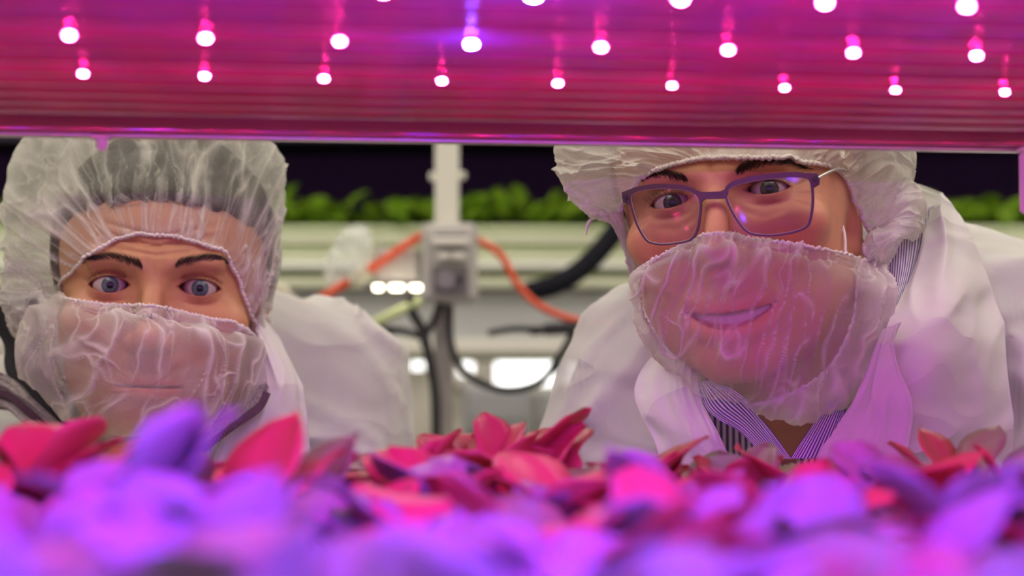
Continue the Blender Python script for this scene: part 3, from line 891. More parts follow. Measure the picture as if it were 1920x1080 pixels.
# ------------------------------------------------------------------ skin, hair, eyes
def skin_mat(name):
    m, N, L, b = new_mat(name)
    at = N.new('ShaderNodeAttribute'); at.attribute_name = 'tint'
    tc = N.new('ShaderNodeTexCoord'); nz = N.new('ShaderNodeTexNoise'); nz.inputs['Scale'].default_value = 120; nz.inputs['Detail'].default_value = 4
    L.new(tc.outputs['Object'], nz.inputs['Vector'])
    mr = N.new('ShaderNodeMapRange'); mr.inputs[3].default_value = .86; mr.inputs[4].default_value = 1.12
    L.new(nz.outputs['Fac'], mr.inputs[0])
    mx = N.new('ShaderNodeVectorMath'); mx.operation = 'SCALE'
    L.new(at.outputs['Color'], mx.inputs[0]); L.new(mr.outputs[0], mx.inputs['Scale'])
    L.new(mx.outputs[0], b.inputs['Base Color'])
    b.inputs['Roughness'].default_value = .48; b.inputs['Specular IOR Level'].default_value = .4
    b.inputs['Subsurface Weight'].default_value = .12; b.inputs['Subsurface Radius'].default_value = (.006, .002, .001); b.inputs['Subsurface Scale'].default_value = 1.0
    n2 = N.new('ShaderNodeTexNoise'); n2.inputs['Scale'].default_value = 1100; L.new(tc.outputs['Object'], n2.inputs['Vector'])
    bp = N.new('ShaderNodeBump'); bp.inputs['Strength'].default_value = .22; bp.inputs['Distance'].default_value = .0004
    L.new(n2.outputs['Fac'], bp.inputs['Height']); L.new(bp.outputs[0], b.inputs['Normal'])
    return m
M['skin'] = skin_mat('skin')
def attr_mat(name, rough, coat=0.0, spec=.5):
    m, N, L, b = new_mat(name); at = N.new('ShaderNodeAttribute'); at.attribute_name = 'tint'
    L.new(at.outputs['Color'], b.inputs['Base Color']); b.inputs['Roughness'].default_value = rough
    b.inputs['Coat Weight'].default_value = coat; b.inputs['Coat Roughness'].default_value = .02; b.inputs['Specular IOR Level'].default_value = spec
    return m
M['eye'] = attr_mat('eyeball', .22, .30, .3)
M['hair'] = mat('dark_brown_hair', (.022, .014, .010), .55, noise=.4, scale=300, bump=.6)
M['brow'] = mat('brown_brow_hair', (.035, .020, .014), .6, noise=.3, scale=300)
M['net'] = sheer('white_nonwoven_net', (.86, .83, .77), 1300, .55, .3)
M['mask'] = sheer('white_beard_cover', (.88, .82, .79), 1500, .34, .3)
M['coat'] = crease_relief(sheer('white_lab_coat', (.83, .81, .77), 2200, .12, .2, transl=.22))
M['elastic'] = mat('white_elastic', (.80, .72, .68), .9, noise=.15, scale=900, bump=.5)

def eyeball(name, head, sgn, target, iris, parent, loc):
    c = head.w((sgn * head.ex, 0, 0))
    d = np.asarray(target) - c; d /= np.linalg.norm(d)
    up = np.array([0, 0, 1.0]); r = np.cross(d, up); r /= np.linalg.norm(r); up = np.cross(r, d)
    th = np.concatenate([np.linspace(.001, .56, 40), np.linspace(.6, np.pi - .01, 26)]); ph = np.linspace(0, 2 * np.pi, 72, endpoint=False)
    PH, TH = np.meshgrid(ph, th, indexing='ij')
    rad = EYE_R * (1 + .055 * np.exp(-(TH / .36) ** 4))
    loc3 = np.stack([np.sin(TH) * np.cos(PH), np.sin(TH) * np.sin(PH), np.cos(TH)], -1)
    W = (loc3[..., :1] * r + loc3[..., 1:2] * up + loc3[..., 2:] * d) * rad[..., None] * .001 + c - np.asarray(loc)
    rr_ = TH / math.asin(5.9 / 12)
    fib = vnoise(PH * 9, TH * 3, 1.0) * .6 + vnoise(PH * 20, TH * 6, 4.0) * .4
    base = np.asarray(iris)
    col = base * (.55 + .9 * fib[..., None]) * (.7 + .5 * rr_[..., None])
    col = np.where((rr_ < .60)[..., None] & (rr_ > .4)[..., None], col * 1.15, col)
    lim = np.clip((rr_ - .84) / .12, 0, 1)[..., None]; col = col * (1 - .72 * lim)
    scl = np.array([.52, .43, .39]) * (1 - .25 * np.clip((TH - .62) / .5, 0, 1)[..., None] * np.array([.2, .9, .9]))
    k = np.clip((rr_ - .95) / .12, 0, 1)[..., None]; col = col * (1 - k) + scl * k
    pu = np.clip((rr_ - .36) / .08, 0, 1)[..., None]; col = col * pu + .004 * (1 - pu)
    me = mesh_np(name, W.reshape(-1, 3), grid_faces(72, len(th), True), cols={'tint': col.reshape(-1, 3)})
    return link(name, me, M['eye'], parent)
def strands(name, roots, dirs, lens, r, bend, m, parent, loc):
    """short tapered hairs as three-sided needles of two segments"""
    n = len(roots); dirs = dirs / np.linalg.norm(dirs, axis=1, keepdims=True)
    a = np.cross(dirs, RNG.normal(size=(n, 3))); a /= np.linalg.norm(a, axis=1, keepdims=True)
    b = np.cross(dirs, a)
    mid = roots + dirs * lens[:, None] * .5 + bend * lens[:, None] * .12; tip = roots + dirs * lens[:, None] * .95 + bend * lens[:, None] * .4
    V = []
    for c, rr_ in ((roots, r), (mid, r * .8), (tip, r * .15)):
        for k in range(3):
            t = 2 * math.pi * k / 3; V.append(c + (math.cos(t) * a + math.sin(t) * b) * rr_)
    V = np.stack(V, 1) - np.asarray(loc)
    base = np.arange(n)[:, None] * 9
    F = []
    for s in (0, 3):
        for k in range(3):
            F.append(np.concatenate([base + s + k, base + s + (k + 1) % 3, base + s + 3 + (k + 1) % 3, base + s + 3 + k], 1))
    return link(name, mesh_np(name, V.reshape(-1, 3), np.concatenate(F)), m, parent)
def eyebrow(head, line, thick, n, flow, parent, loc):
    """line: pixels along the brow from the nose outwards; thick: half height in pixels at each"""
    L_ = catmull(line, 60); T_ = np.interp(np.linspace(0, 1, 60), np.linspace(0, 1, len(thick)), thick)
    t = RNG.random(n); i = np.clip((t * 59).astype(int), 0, 58); fr = t * 59 - i
    c = L_[i] * (1 - fr[:, None]) + L_[i + 1] * fr[:, None]
    tg = L_[i + 1] - L_[i]; tg /= np.linalg.norm(tg, axis=1, keepdims=True)
    nn = np.stack([-tg[:, 1], tg[:, 0]], 1); nn[nn[:, 1] > 0] *= -1          # up in the picture
    s = np.clip(RNG.normal(0, .5, n), -1, 1)
    q = c + nn * (s * T_[i])[:, None]
    root = head.cast(q[:, 0], q[:, 1])
    lean = (1 - t) * .9 + .1
    q2 = q + tg * 9 + nn * (lean * 9 - s * 4)[:, None]
    tip = head.cast(q2[:, 0], q2[:, 1], .0012)
    d = tip - root
    return strands('eyebrow', root, d, RNG.uniform(.005, .009, n), .000085 * flow, np.array([0, 0, -.15]) + 0 * d, M['brow'], parent, loc)
def lashes(head, sgn, parent, loc):
    n = 70; x = np.linspace(-head.o['eye_w'] * .75, head.o['eye_w'] * .97, n) + RNG.normal(0, .2, n)
    zu, zl = head.lids(x, 1)
    p = np.stack([sgn * (head.ex + x), -np.sqrt(np.clip((EYE_R + 1.6) ** 2 - (x * .9) ** 2 - zu ** 2, 4, None)), zu + .2], -1)
    root = head.w(p)
    d = np.stack([sgn * (x * .06 + .1), np.full(n, -1.0), .35 + RNG.normal(0, .1, n)], -1) @ head.R.T
    up = np.array([0, 0, .9]) @ head.R.T
    return strands('eyelashes', root, d, RNG.uniform(.005, .0075, n), .00010, up + 0 * d, M['hair'], parent, loc)

# ------------------------------------------------------------------ sheer bags: hair nets and beard covers
def bag(name, rim, mid, pole, ax1, head, parent, loc, material, nu=600, nv=210, a1=.35, b1=.012, c1=.03, c2=.05, a2=.62,
        pleat=.0022, pleat_f=55, pleat_len=.45, crumple=.0022, cell=(16, 7), dens=(.36, .5, .35), gap=1.2, seed=0, band=.0011, local=None, side=(.3, .5, 0.0)):
    R = catmull(rim, nu, True); Mi = catmull(mid, nu, True)
    pole = np.asarray(pole, float); ax1 = np.asarray(ax1, float); ax1 /= np.linalg.norm(ax1)
    v = np.concatenate([np.linspace(0, .5, nv // 2, endpoint=False) ** 1.25 * .5 ** -.25, np.linspace(.5, .9999, nv - nv // 2)])
    Q = np.zeros((nu, nv, 3))
    perp = Mi - pole; perp = perp - (perp @ ax1)[:, None] * ax1
    for j, t in enumerate(v):
        if t < .5:
            s = t * 2; B = [(1 - s) ** 3, 3 * s * (1 - s) ** 2, 3 * s * s * (1 - s), s ** 3]
            Q[:, j] = B[0] * R + B[1] * (R + (Mi - R) * a1 + ax1 * b1) + B[2] * (Mi + ax1 * c1) + B[3] * Mi
        else:
            s = t * 2 - 1; B = [(1 - s) ** 3, 3 * s * (1 - s) ** 2, 3 * s * s * (1 - s), s ** 3]
            Q[:, j] = B[0] * Mi + B[1] * (Mi - ax1 * c2) + B[2] * (pole + perp * a2) + B[3] * pole
    U = (np.arange(nu) / nu)[:, None] + 0 * v[None]; V = v[None] + 0 * U
    # seamless angular coordinates for the gathers at the band
    cu, su = np.cos(2 * np.pi * U), np.sin(2 * np.pi * U)
    warp = .5 * (fbm(cu * 2 + 5 + seed, su * 2 + 5, V * 2.5) - .5)
    k = pleat_f / (2 * np.pi)
    pl = ridge(cu * k + 20 + warp * 3, su * k + 20, V * 2.2 + seed) ** 4
    pl2 = ridge(cu * k * 2.1 + 9 + warp * 4, su * k * 2.1 + 9, V * 4 + seed + 3) ** 5
    env = np.exp(-(V / pleat_len) ** 2) * np.clip(V / .02, 0, 1)
    env2 = np.exp(-(V / (pleat_len * .45)) ** 2) * np.clip(V / .02, 0, 1)
    # crumples: facets meeting in creases
    if local:
        lp = head.l(Q.reshape(-1, 3)).reshape(nu, nv, 3)
        ang = math.radians(local[2]); lx, lz = lp[..., 0] + .25 * lp[..., 1], lp[..., 2] + .1 * lp[..., 1]
        wx = fbm(lx / 38 + seed, lz / 38 + 3, lp[..., 1] / 60) - .5; wz = fbm(lx / 38 + 9, lz / 38 + seed, lp[..., 1] / 60 + 4) - .5
        a_, b_ = lx + 26 * wx, lz + 26 * wz
        ca, sa = math.cos(ang), math.sin(ang)
        X, Y = (ca * a_ + sa * b_) / local[0] + 20, (-sa * a_ + ca * b_) / local[1] + 20
    else:
        X = (np.abs(((U + .13 * seed) % 1) * 2 - 1)) * cell[0] + (fbm(cu * 2.3 + 3, su * 2.3 + seed, V * 3) - .5) * 2.4 + 3 * seed
        Y = V * cell[1] + (fbm(cu * 3, su * 3 + seed, V * 4) - .5) * 2.0
    f1, f2, cv, gx, gy = worley(X, Y, seed)
    wp = 1.1 * (fbm(X * .8 + 2, Y * .8, seed + 3) - .5)
    gate = lambda q, lo: np.clip((vnoise(X * .75 + q, Y * .75 + q, seed + q) - lo) * 5, 0, 1)
    la = ridge(X * 1.05 + wp, Y * .75 + wp, seed + .3); lb = ridge(X * 1.5 + 7 + wp * 1.4, Y * .55 + 3 - wp, seed + 1.7); lc = ridge(X * .8 + 17 + wp * 1.6, Y * 1.6 + 3 + wp, seed + 4.2)
    wl = np.exp(-((f2 - f1) / .05) ** 2)
    cr = np.maximum(np.maximum(la ** 26 * gate(1, .35), lb ** 22 * gate(5, .42)), wl * gate(9, .60))
    ld = ridge(X * 2.3 + 31 + wp * 2, Y * .9 + 13 + wp, seed + 8.3)
    cr = np.maximum(cr, .8 * ld ** 24 * gate(11, .38))
    crb = np.maximum(lc ** 22 * gate(3, .5), ridge(X * 2.6 + 3 + wp, Y * 1.5 + wp, seed + 6.1) ** 18 * gate(7, .45))
    bulk = .55 * la ** 3 + .45 * lb ** 3
    n = normals_grid(Q, True)
    mean_out = ((Q - (R.mean(0) * .3 + Mi.mean(0) * .7)) * n).sum(-1).mean()
    if mean_out < 0: n = -n
    fac = np.clip(V / .05, 0, 1) * np.clip((1 - V) / .1, 0, 1)
    disp = pleat * ((pl - .25) * env + .5 * (pl2 - .2) * env2) + crumple * fac * (.9 * (f1 - .4) + .9 * (bulk - .3) + .30 * cr + .15 * crb + .8 * (fbm(cu * 2 + 8, su * 2 + 8, V * 3 + seed) - .5))
    Q = Q + n * disp[..., None]
    if head is not None and gap > 0:
        Q = push_out(Q.reshape(-1, 3), head, gap, forward=bool(local)).reshape(nu, nv, 3)
    D = dens[0] + dens[1] * np.clip(pl ** 2.6 * env + .7 * pl2 ** 1.5 * env2, 0, 1) + dens[2] * np.maximum(cr, .75 * crb) * fac + .22 * np.exp(-(V / .03) ** 2)
    D = D + .20 * (fbm(X * .8, Y * .8, seed, 3) - .5)
    ss = np.clip((V - side[0]) / (side[1] - side[0]), 0, 1); D = D + side[2] * ss * ss * (3 - 2 * ss)      # loose cloth bunches up towards the sides and back
    me = mesh_np(name, Q.reshape(-1, 3) - np.asarray(loc), grid_faces(nu, nv, True), attrs={'dens': np.clip(D, .05, .97).ravel()})
    o = link(name, me, material, parent)
    edge = Q[:, 1]
    wob = edge + n[:, 1] * (.0006 * np.sin(np.arange(nu) * 2 * np.pi * 95 / nu))[:, None] + np.array([0, 0, .0006]) * np.sin(np.arange(nu) * 2 * np.pi * 130 / nu)[:, None]
    m = MB(); m.tube(np.concatenate([wob, wob[:2]]) - np.asarray(loc), band, 6, cap=False)
    m.build('elastic_band', M['elastic'], o)
    return o, Q
def resolve(head, spec, dD):
    r = []
    for q in spec:
        if q[0] == 'l': r.append(head.w(q[1:]))
        elif q[0] == 's': r.append(head.cast([q[1]], [q[2]], q[3] if len(q) > 3 else .0015)[0])
        else: r.append(P(q[1], q[2], head.O[1] + (q[3] if len(q) > 3 else dD)))
    return np.array(r)

# ------------------------------------------------------------------ cloth panels drawn between edge curves
def panel(name, curves, material, parent, loc, nu=70, nv=40, wrinkle=.002, wf=(3, 8), dens=.85, dv=.08, th=.0006, seed=0, hem=0.0, uvs=(1, 1)):
    C = np.array([catmull([P(*p) for p in c], nu) for c in curves])        # (k, nu, 3)
    Q = np.stack([catmull(C[:, i], nv) for i in range(nu)])                 # (nu, nv, 3)
    n = normals_grid(Q)
    if (n * (Q - CAMP)).sum(-1).mean() > 0: n = -n
    U, V = np.meshgrid(np.linspace(0, 1, nu), np.linspace(0, 1, nv), indexing='ij')
    wn = ridge(U * wf[0] + seed + .5 * V, V * wf[1] + seed) ** 2 - .3 + .6 * (fbm(U * wf[0] * 2, V * wf[1], seed) - .5)
    Q = Q + n * (wrinkle * wn * np.clip(np.minimum(U, 1 - U) * 6 + .3, 0, 1))[..., None]
    A = Q + n * th / 2; B = Q - n * th / 2
    f = grid_faces(nu, nv); k = nu * nv; idx = np.arange(k).reshape(nu, nv)
    ring = np.concatenate([idx[:, 0], idx[-1, 1:], idx[::-1, -1][1:], idx[0, ::-1][1:-1]]); r2 = np.roll(ring, -1)
    F = np.concatenate([f, f[:, ::-1] + k, np.stack([ring, r2, r2 + k, ring + k], -1)])
    D = dens + dv * (wn) + hem * (np.exp(-(V / .05) ** 2) + np.exp(-((1 - V) / .05) ** 2))
    uv = np.stack([U * uvs[0], V * uvs[1]], -1).reshape(-1, 2)
    me = mesh_np(name, np.concatenate([A.reshape(-1, 3), B.reshape(-1, 3)]) - np.asarray(loc), F, uv=np.concatenate([uv, uv]),
                 attrs={'dens': np.clip(np.concatenate([D.ravel(), D.ravel()]), 0, 1)})
    return link(name, me, material, parent)

# ------------------------------------------------------------------ building one person
def build_person(spec):
    H = spec['head']; J = spec['joints']                      # joints in world metres
    foot = np.array([J['hip'][0], J['hip'][1] + .02, 0.0])
    root = thing('person', spec['label'], 'person', foot)
    nb, sl, sr, hip = J['neck'], J['sl'], J['sr'], J['hip']
    hb = H.w((0, 92, -62))
    def torso(p, g=0.0, arms=True):
        c = (sl + sr) / 2; ch = c * .55 + hip * .45
        f = cap(p, nb, c, .055 + g, .07 + g)
        f = smin(f, cap(p, nb * .75 + sl * .25, sl, .055 + g, .062 + g), .06)
        f = smin(f, cap(p, nb * .75 + sr * .25, sr, .055 + g, .062 + g), .06)
        f = smin(f, cap(p, c + np.array([0, .05, -.12]), hip, .125 + g, .13 + g), .12)
        f = smin(f, cap(p, (sl * .6 + c * .4) + np.array([0, .03, -.12]), hip, .07 + g, .12 + g), .08)
        f = smin(f, cap(p, (sr * .6 + c * .4) + np.array([0, .03, -.12]), hip, .07 + g, .12 + g), .08)
        if arms:
            for s_, e, h in ((sl, J['el'], J['hl']), (sr, J['er'], J['hr'])):
                f = smin(f, cap(p, s_, e, .050 + g, .042 + g), .05)
                f = smin(f, cap(p, e, h, .042 + g, .034 + g), .04)
        return f
    def legs(p, g=0.0):
        f = 9 * np.ones(len(p))
        for s_ in (-1, 1):
            h0 = hip + np.array([s_ * .085, 0, -.05]); kn = np.array([hip[0] + s_ * .10, hip[1] - .01, .50]); an = np.array([hip[0] + s_ * .10, hip[1] + .03, .09])
            f = smin(f, cap(p, h0, kn, .085 + g, .058 + g), .05); f = smin(f, cap(p, kn, an, .058 + g, .042 + g), .04)
            f = smin(f, cap(p, an + np.array([0, .03, -.05]), an + np.array([0, -.14, -.06]), .036 + g, .03 + g), .04)
        return f
    def body(pl):
        pw = H.w(pl)
        f = H.face(pl)
        nk = cap(pw, hb, nb, .056, .062) * 1000
        b = np.minimum(torso(pw), legs(pw)) * 1000
        b = smin(torso(pw) * 1000, legs(pw) * 1000, 60)
        return smin(smin(f, nk, 30), b, 35)
    zlow = float(H.l(np.array([[H.O[0], H.O[1] + .4, -.02]]))[0, 2]) - 60
    xs = axis((-480, -90, 16), (-90, -58, 3.5), (-58, 58, .95), (58, 90, 3.5), (90, 560, 16))
    ys = axis((-75, -55, 5), (-55, 6, 1.0), (6, 40, 3), (40, 190, 6), (190, 900, 16))
    zs = axis((zlow, -330, 20), (-330, -125, 8), (-125, -50, 2.2), (-50, -20, 1.5), (-20, 24, .85), (24, 60, 1.6), (60, 130, 5))
    V, Q = surface(body, xs, ys, zs)
    x, y, z = V.T; ax = np.abs(x); o = H.o
    base = np.array(spec['skin'])
    col = np.tile(base, (len(V), 1))
    def blend(mask, c): 
        nonlocal col
        col = col * (1 - mask[:, None]) + np.asarray(c) * mask[:, None]
    front = (y < 45).astype(float)
    blend(.45 * np.exp(-((ax - 40) / 18) ** 2 - ((z + 32) / 16) ** 2) * front, base * np.array([1.05, .72, .68]))     # cheeks
    blend(.45 * np.exp(-(x / 14) ** 2 - ((z + 38) / 12) ** 2) * front, base * np.array([1.08, .70, .66]))               # nose
    xe = ax - H.ex; zu, zl = H.lids(xe, 1)
    rim = np.exp(-(np.minimum(np.abs(z - zu), np.abs(z - zl)) / 1.3) ** 2) * (np.abs(xe) < o['eye_w'] + 1.5) * (y < 2)
    blend(.85 * rim, base * np.array([.55, .26, .26]))
    blend(.45 * np.exp(-(xe / 16) ** 2 - ((z + 10) / 7) ** 2) * front, base * np.array([.72, .50, .58]))                 # under the eyes, deepened to carry the socket shading
    mw = o.get('mouth_w', 25); mz = -70 + o.get('smile', 0) * (x / mw) ** 2 + o.get('mouth_dz', 0)
    lip = (np.abs(x) < mw) * np.exp(-(((z - mz + o.get('gap', 0) * .5) / (6 + o.get('gap', 0) * .5)) ** 4)) * np.clip(1 - (x / mw) ** 2, 0, 1) ** .3 * (y < 5)
    blend(.8 * lip, base * np.array([.95, .42, .45]))
    beard = np.clip((-48 - z) / 8, 0, 1) * np.clip((z + 128) / 10, 0, 1) * (y < 70) * (1 - lip)
    blend(spec['stubble'] * beard, base * np.array([.45, .42, .45]))
    b_ = root
    me = mesh_np('body', H.w(V) - foot, Q, cols={'tint': np.clip(col, 0, 1)})
    link('body', me, M['skin'], root)
    for sgn in (-1, 1):
        eyeball('eyeball', H, sgn, spec.get('look', (0, 0, CAMZ)), spec['iris'], root, foot)
        lashes(H, sgn, root, foot)
    for line, th, n in spec['brows']:
        eyebrow(H, line, th, n, spec.get('brow_flow', 1.0), root, foot)
    # hair: a shell over the skull behind the hairline
    def hair(pl):
        f = H.skull(pl) - spec['hair_t'] - 2.2 * (fbm(pl[:, 0] * .09 + 9, pl[:, 1] * .09 + 9, pl[:, 2] * .05 + 9) - .5) * 2
        hl = spec['hairline'](np.abs(pl[:, 0]), pl[:, 1]) + 9 * (fbm(pl[:, 0] * .16 + 5, pl[:, 1] * .1 + 5, 2.0) - .5)
        return smax(f, hl - pl[:, 2], 16)
    H.hair = hair
    Vh, Qh = surface(hair, axis((-95, 95, 3)), axis((-40, 190, 3)), axis((-80, 130, 3)))
    link('hair', mesh_np('hair', H.w(Vh) - foot, Qh), M['hair'], root)
    # trousers and shoes
    tr0 = lambda p: np.maximum(legs(p, .012), np.maximum(.10 - p[:, 2], p[:, 2] - .98))
    X0, Y0 = hip[0], hip[1]
    Vt, Qt = surface(tr0, axis((X0 - .26, X0 + .26, .013)), axis((Y0 - .2, Y0 + .2, .013)), axis((.05, 1.05, .018)))
    link('trousers', mesh_np('trousers', Vt - foot, Qt), M['trousers'], root)
    for s_ in (-1, 1):
        an = np.array([X0 + s_ * .10, Y0 + .03, .09])
        sh = lambda p: np.maximum(smin(cap(p, an + np.array([0, .035, -.04]), an + np.array([0, -.15, -.05]), .047, .042), cap(p, an, an + np.array([0, 0, .04]), .05), .03), .002 - p[:, 2])
        Vs, Qs = surface(sh, axis((an[0] - .08, an[0] + .08, .007)), axis((an[1] - .24, an[1] + .12, .007)), axis((-.02, .16, .007)))
        link('shoe', mesh_np('shoe', Vs - foot, Qs), M['shoe'], root)
    return root, foot, torso
M['trousers'] = mat('dark_trousers', (.03, .03, .045), .85, noise=.15, scale=60)
M['shoe'] = mat('dark_shoe', (.03, .028, .026), .5, noise=.2, scale=40)
def coat_shell(torso, root, foot, J, spec, material, name='lab_coat', g=.02, step=.0075, zcut=.62, fold=None, cut=None, res_front=None):
    def f(p):
        a = torso(p, g)
        if fold is not None: a = a + fold(p)
        flare = cap(p, J['hip'] + np.array([0, 0, .1]), np.array([J['hip'][0], J['hip'][1], zcut]), .16, .20)
        a = smin(a, flare, .08)
        a = np.maximum(a, zcut - p[:, 2])
        if cut is not None: a = np.maximum(a, -cut(p))
        return a
    h = J['hip']; lo = np.minimum(J['sl'], J['sr']) - .16; hi = np.maximum(J['sl'], J['sr']) + .16
    xs = axis((min(lo[0], h[0] - .3), max(hi[0], h[0] + .3), step))
    ys = axis((min(lo[1], h[1] - .25), max(hi[1], h[1] + .28), step))
    ztop = max(J['neck'][2], hi[2]) + .05
    zs = axis((zcut - .03, CAMZ - .2, .02), (CAMZ - .2, ztop, step))
    V, Q = surface(f, xs, ys, zs, 3)
    n = fbm(V[:, 0] * 30, V[:, 1] * 30, V[:, 2] * 30)
    D = spec + .14 * (n - .5) - (13.0 * np.clip(fold(V) + .006, -.02, .02) if fold is not None else 0)
    return link(name, mesh_np(name, V - foot, Q, attrs={'dens': np.clip(D, 0, 1)}), material, root)

# ================================================================== the two people
M['fleece'] = mat('heather_grey_fleece', (.30, .26, .25), .95, noise=.75, scale=420, bump=.9)
M['fleece_in'] = mat('black_lining', (.010, .008, .012), .9, noise=.3, scale=200)
M['zip'] = mat('dark_zipper_teeth', (.10, .05, .07), .4, .3, noise=.2, scale=200)
M['shirt_p'] = stripes_mat('striped_collar', (.10, .08, .22), (.80, .76, .78), scale=.314 * 21)
M['shirt_q'] = stripes_mat('striped_collar_wing', (.10, .08, .22), (.80, .76, .78), scale=.314 * 13)
for m_ in (M['shirt_p'], M['shirt_q']):
    for n_ in m_.node_tree.nodes:
        if n_.type == 'TEX_WAVE': n_.bands_direction = 'Y'
def stripes_obj(name, c1, c2, period):
    m = stripes_mat(name, c1, c2, scale=.314 / period)
    N, L = m.node_tree.nodes, m.node_tree.links
    tc = [n for n in N if n.type == 'TEX_COORD'][0]; wv = [n for n in N if n.type == 'TEX_WAVE'][0]
    L.new(tc.outputs['Object'], wv.inputs['Vector'])
    return m
M['shirt'] = stripes_obj('striped_shirt', (.10, .08, .22), (.78, .74, .76), .0042)

def folds(seed, amp=.018, tilt=.65, fr=(14, 3.5)):
    ca, sa = math.cos(tilt), math.sin(tilt)
    def g(p):
        w = fbm(p[:, 0] * 6 + seed, p[:, 1] * 6, p[:, 2] * 6 + seed) - .5
        al = ca * p[:, 0] - sa * p[:, 2] + .4 * p[:, 1]; pe = sa * p[:, 0] + ca * p[:, 2] + .3 * p[:, 1]
        r = ridge(pe * fr[0] + seed + w * 3.5, al * fr[1] + w * 2, p[:, 1] * 3) ** 3
        r2 = ridge(pe * fr[0] * 2.1 + 7 + w * 3, al * fr[1] * 1.6 - w * 2, p[:, 1] * 5) ** 5
        return -amp * (r + .3 * r2) - amp * .8 * w
    return g

# ---------------------------------------------------------------- left: wide blue-grey eyes
HL = Head(P(291, 537.5, 1.197), 7.0, 1.7, 1.0, 62.0, dict(
    eye_w=14.2, lid_u=5.5, lid_l=5.7, crease=2.3, crease_h=3.4, brow=2, tilt=-.02,
    lines=((27, 6, 1.1, 2.0), (34, 6, 1.1, 1.6), (21, 3.5, 1.2, .9)),
    folds=(((15, -38), (29, -72), 1.0, 3.0), ((4, 12), (6.5, 22), .8, 2.0), ((8, -8), (26, -18), .5, 3.0)), mouth_w=24))
JL = dict(neck=P(300, 665, 1.40), sl=P(-60, 950, 1.42), sr=P(560, 775, 1.42), hip=np.array([-.26, 1.78, .95]))
JL['el'] = JL['sl'] + np.array([-.03, .06, -.28]); JL['er'] = JL['sr'] + np.array([.03, .08, -.28])
JL['hl'] = JL['hip'] + np.array([-.17, -.10, .0]); JL['hr'] = JL['hip'] + np.array([.17, -.10, .0])
pl_root, pl_foot, pl_torso = build_person(dict(
    head=HL, joints=JL, label='person with wide blue-grey eyes in white hair net, beard cover and lab coat', skin=(.53, .245, .125), stubble=.45, iris=(.085, .11, .14),
    brows=[([(268, 503), (245, 492), (210, 482), (180, 484), (150, 493)], [5.5, 8, 8, 6, 2.5], 520), ([(328, 500), (348, 493), (378, 486), (405, 484), (428, 492)], [5, 8, 8, 6, 3], 480)],
    hair_t=6.5, hairline=lambda ax, y: np.interp(y, [-25, 5, 45, 72, 95, 140], [60, 53, 38, -5, -22, -60])))
rimL = [('s', 270, 440), ('s', 330, 445), ('s', 385, 462), ('s', 425, 490), ('s', 446, 525), ('s', 456, 565), ('l', 72, 40, -28), ('l', 74, 62, -52), ('l', 62, 112, -78), ('l', 0, 160, -70),
        ('l', -62, 112, -78), ('l', -76, 62, -52), ('l', -72, 36, -22), ('s', 112, 552), ('s', 132, 515), ('s', 167, 479), ('s', 215, 452), ('s', 240, 444)]
midL = [('d', 285, 178), ('d', 370, 182), ('d', 455, 210), ('d', 512, 275), ('d', 536, 345), ('d', 523, 430), ('d', 510, 500), ('d', 490, 575), ('l', 70, 132, -72), ('l', 0, 178, -50),
        ('l', -70, 132, -72), ('d', 22, 606), ('d', 4, 560), ('d', 10, 500), ('d', 12, 430), ('d', 20, 335), ('d', 68, 240), ('d', 165, 188)]
fwdL = HL.R @ np.array([0, -1.0, 0.05])
net, _ = bag('hair_net', resolve(HL, rimL, .065), resolve(HL, midL, .065), HL.w((0, 190, 40)), fwdL, HL, pl_root, pl_foot, M['net'],
             b1=.004, c1=.055, c2=.07, a1=.25, pleat=.0035, pleat_f=40, pleat_len=.5, crumple=.006, cell=(9, 4), dens=(.14, .55, .45), side=(.30, .46, .45), gap=2.0, seed=1, band=.0012)
mrimL = [('s', 107, 562), ('s', 150, 565), ('s', 205, 572), ('s', 260, 573), ('s', 310, 578), ('s', 360, 590), ('s', 400, 599), ('s', 448, 609), ('l', 77, 62, -45), ('l', 68, 62, -85), ('l', 48, 52, -118),
         ('l', 20, 38, -132), ('l', 0, 34, -135), ('l', -20, 38, -132), ('l', -48, 52, -118), ('l', -68, 62, -85), ('l', -78, 62, -60), ('l', -77, 62, -38)]
mmidL = [('d', 64, 580, .02), ('s', 146, 582, .006), ('s', 200, 592, .008), ('s', 258, 596, .008), ('s', 310, 600, .008), ('s', 364, 612, .008), ('s', 410, 622, .006), ('d', 487, 638, .02), ('d', 499, 682), ('d', 488, 727), ('d', 445, 780),
         ('d', 370, 812, .0), ('d', 290, 824, -.01), ('d', 220, 816, .0), ('d', 140, 793), ('d', 78, 742), ('d', 36, 690), ('d', 34, 635)]
msk, _ = bag('beard_cover', resolve(HL, mrimL, .03), resolve(HL, mmidL, .03), HL.w((0, -54, -72)), HL.R @ np.array([0, 1.0, 0]), HL, pl_root, pl_foot, M['mask'],
             b1=-.004, c1=.0, c2=.030, a1=.4, a2=.7, pleat=.0025, pleat_f=40, pleat_len=.22, crumple=.005, local=(22, 46, -14), dens=(.27, .40, .68), side=(.85, .5, .16), gap=2.5, seed=2, band=.0011)
coat_shell(pl_torso, pl_root, pl_foot, JL, .80, M['coat'], fold=folds(2.0), step=.006)
coat_shell(pl_torso, pl_root, pl_foot, JL, 1, M['fleece'], 'fleece_jacket', g=.009, step=.012, zcut=.85)
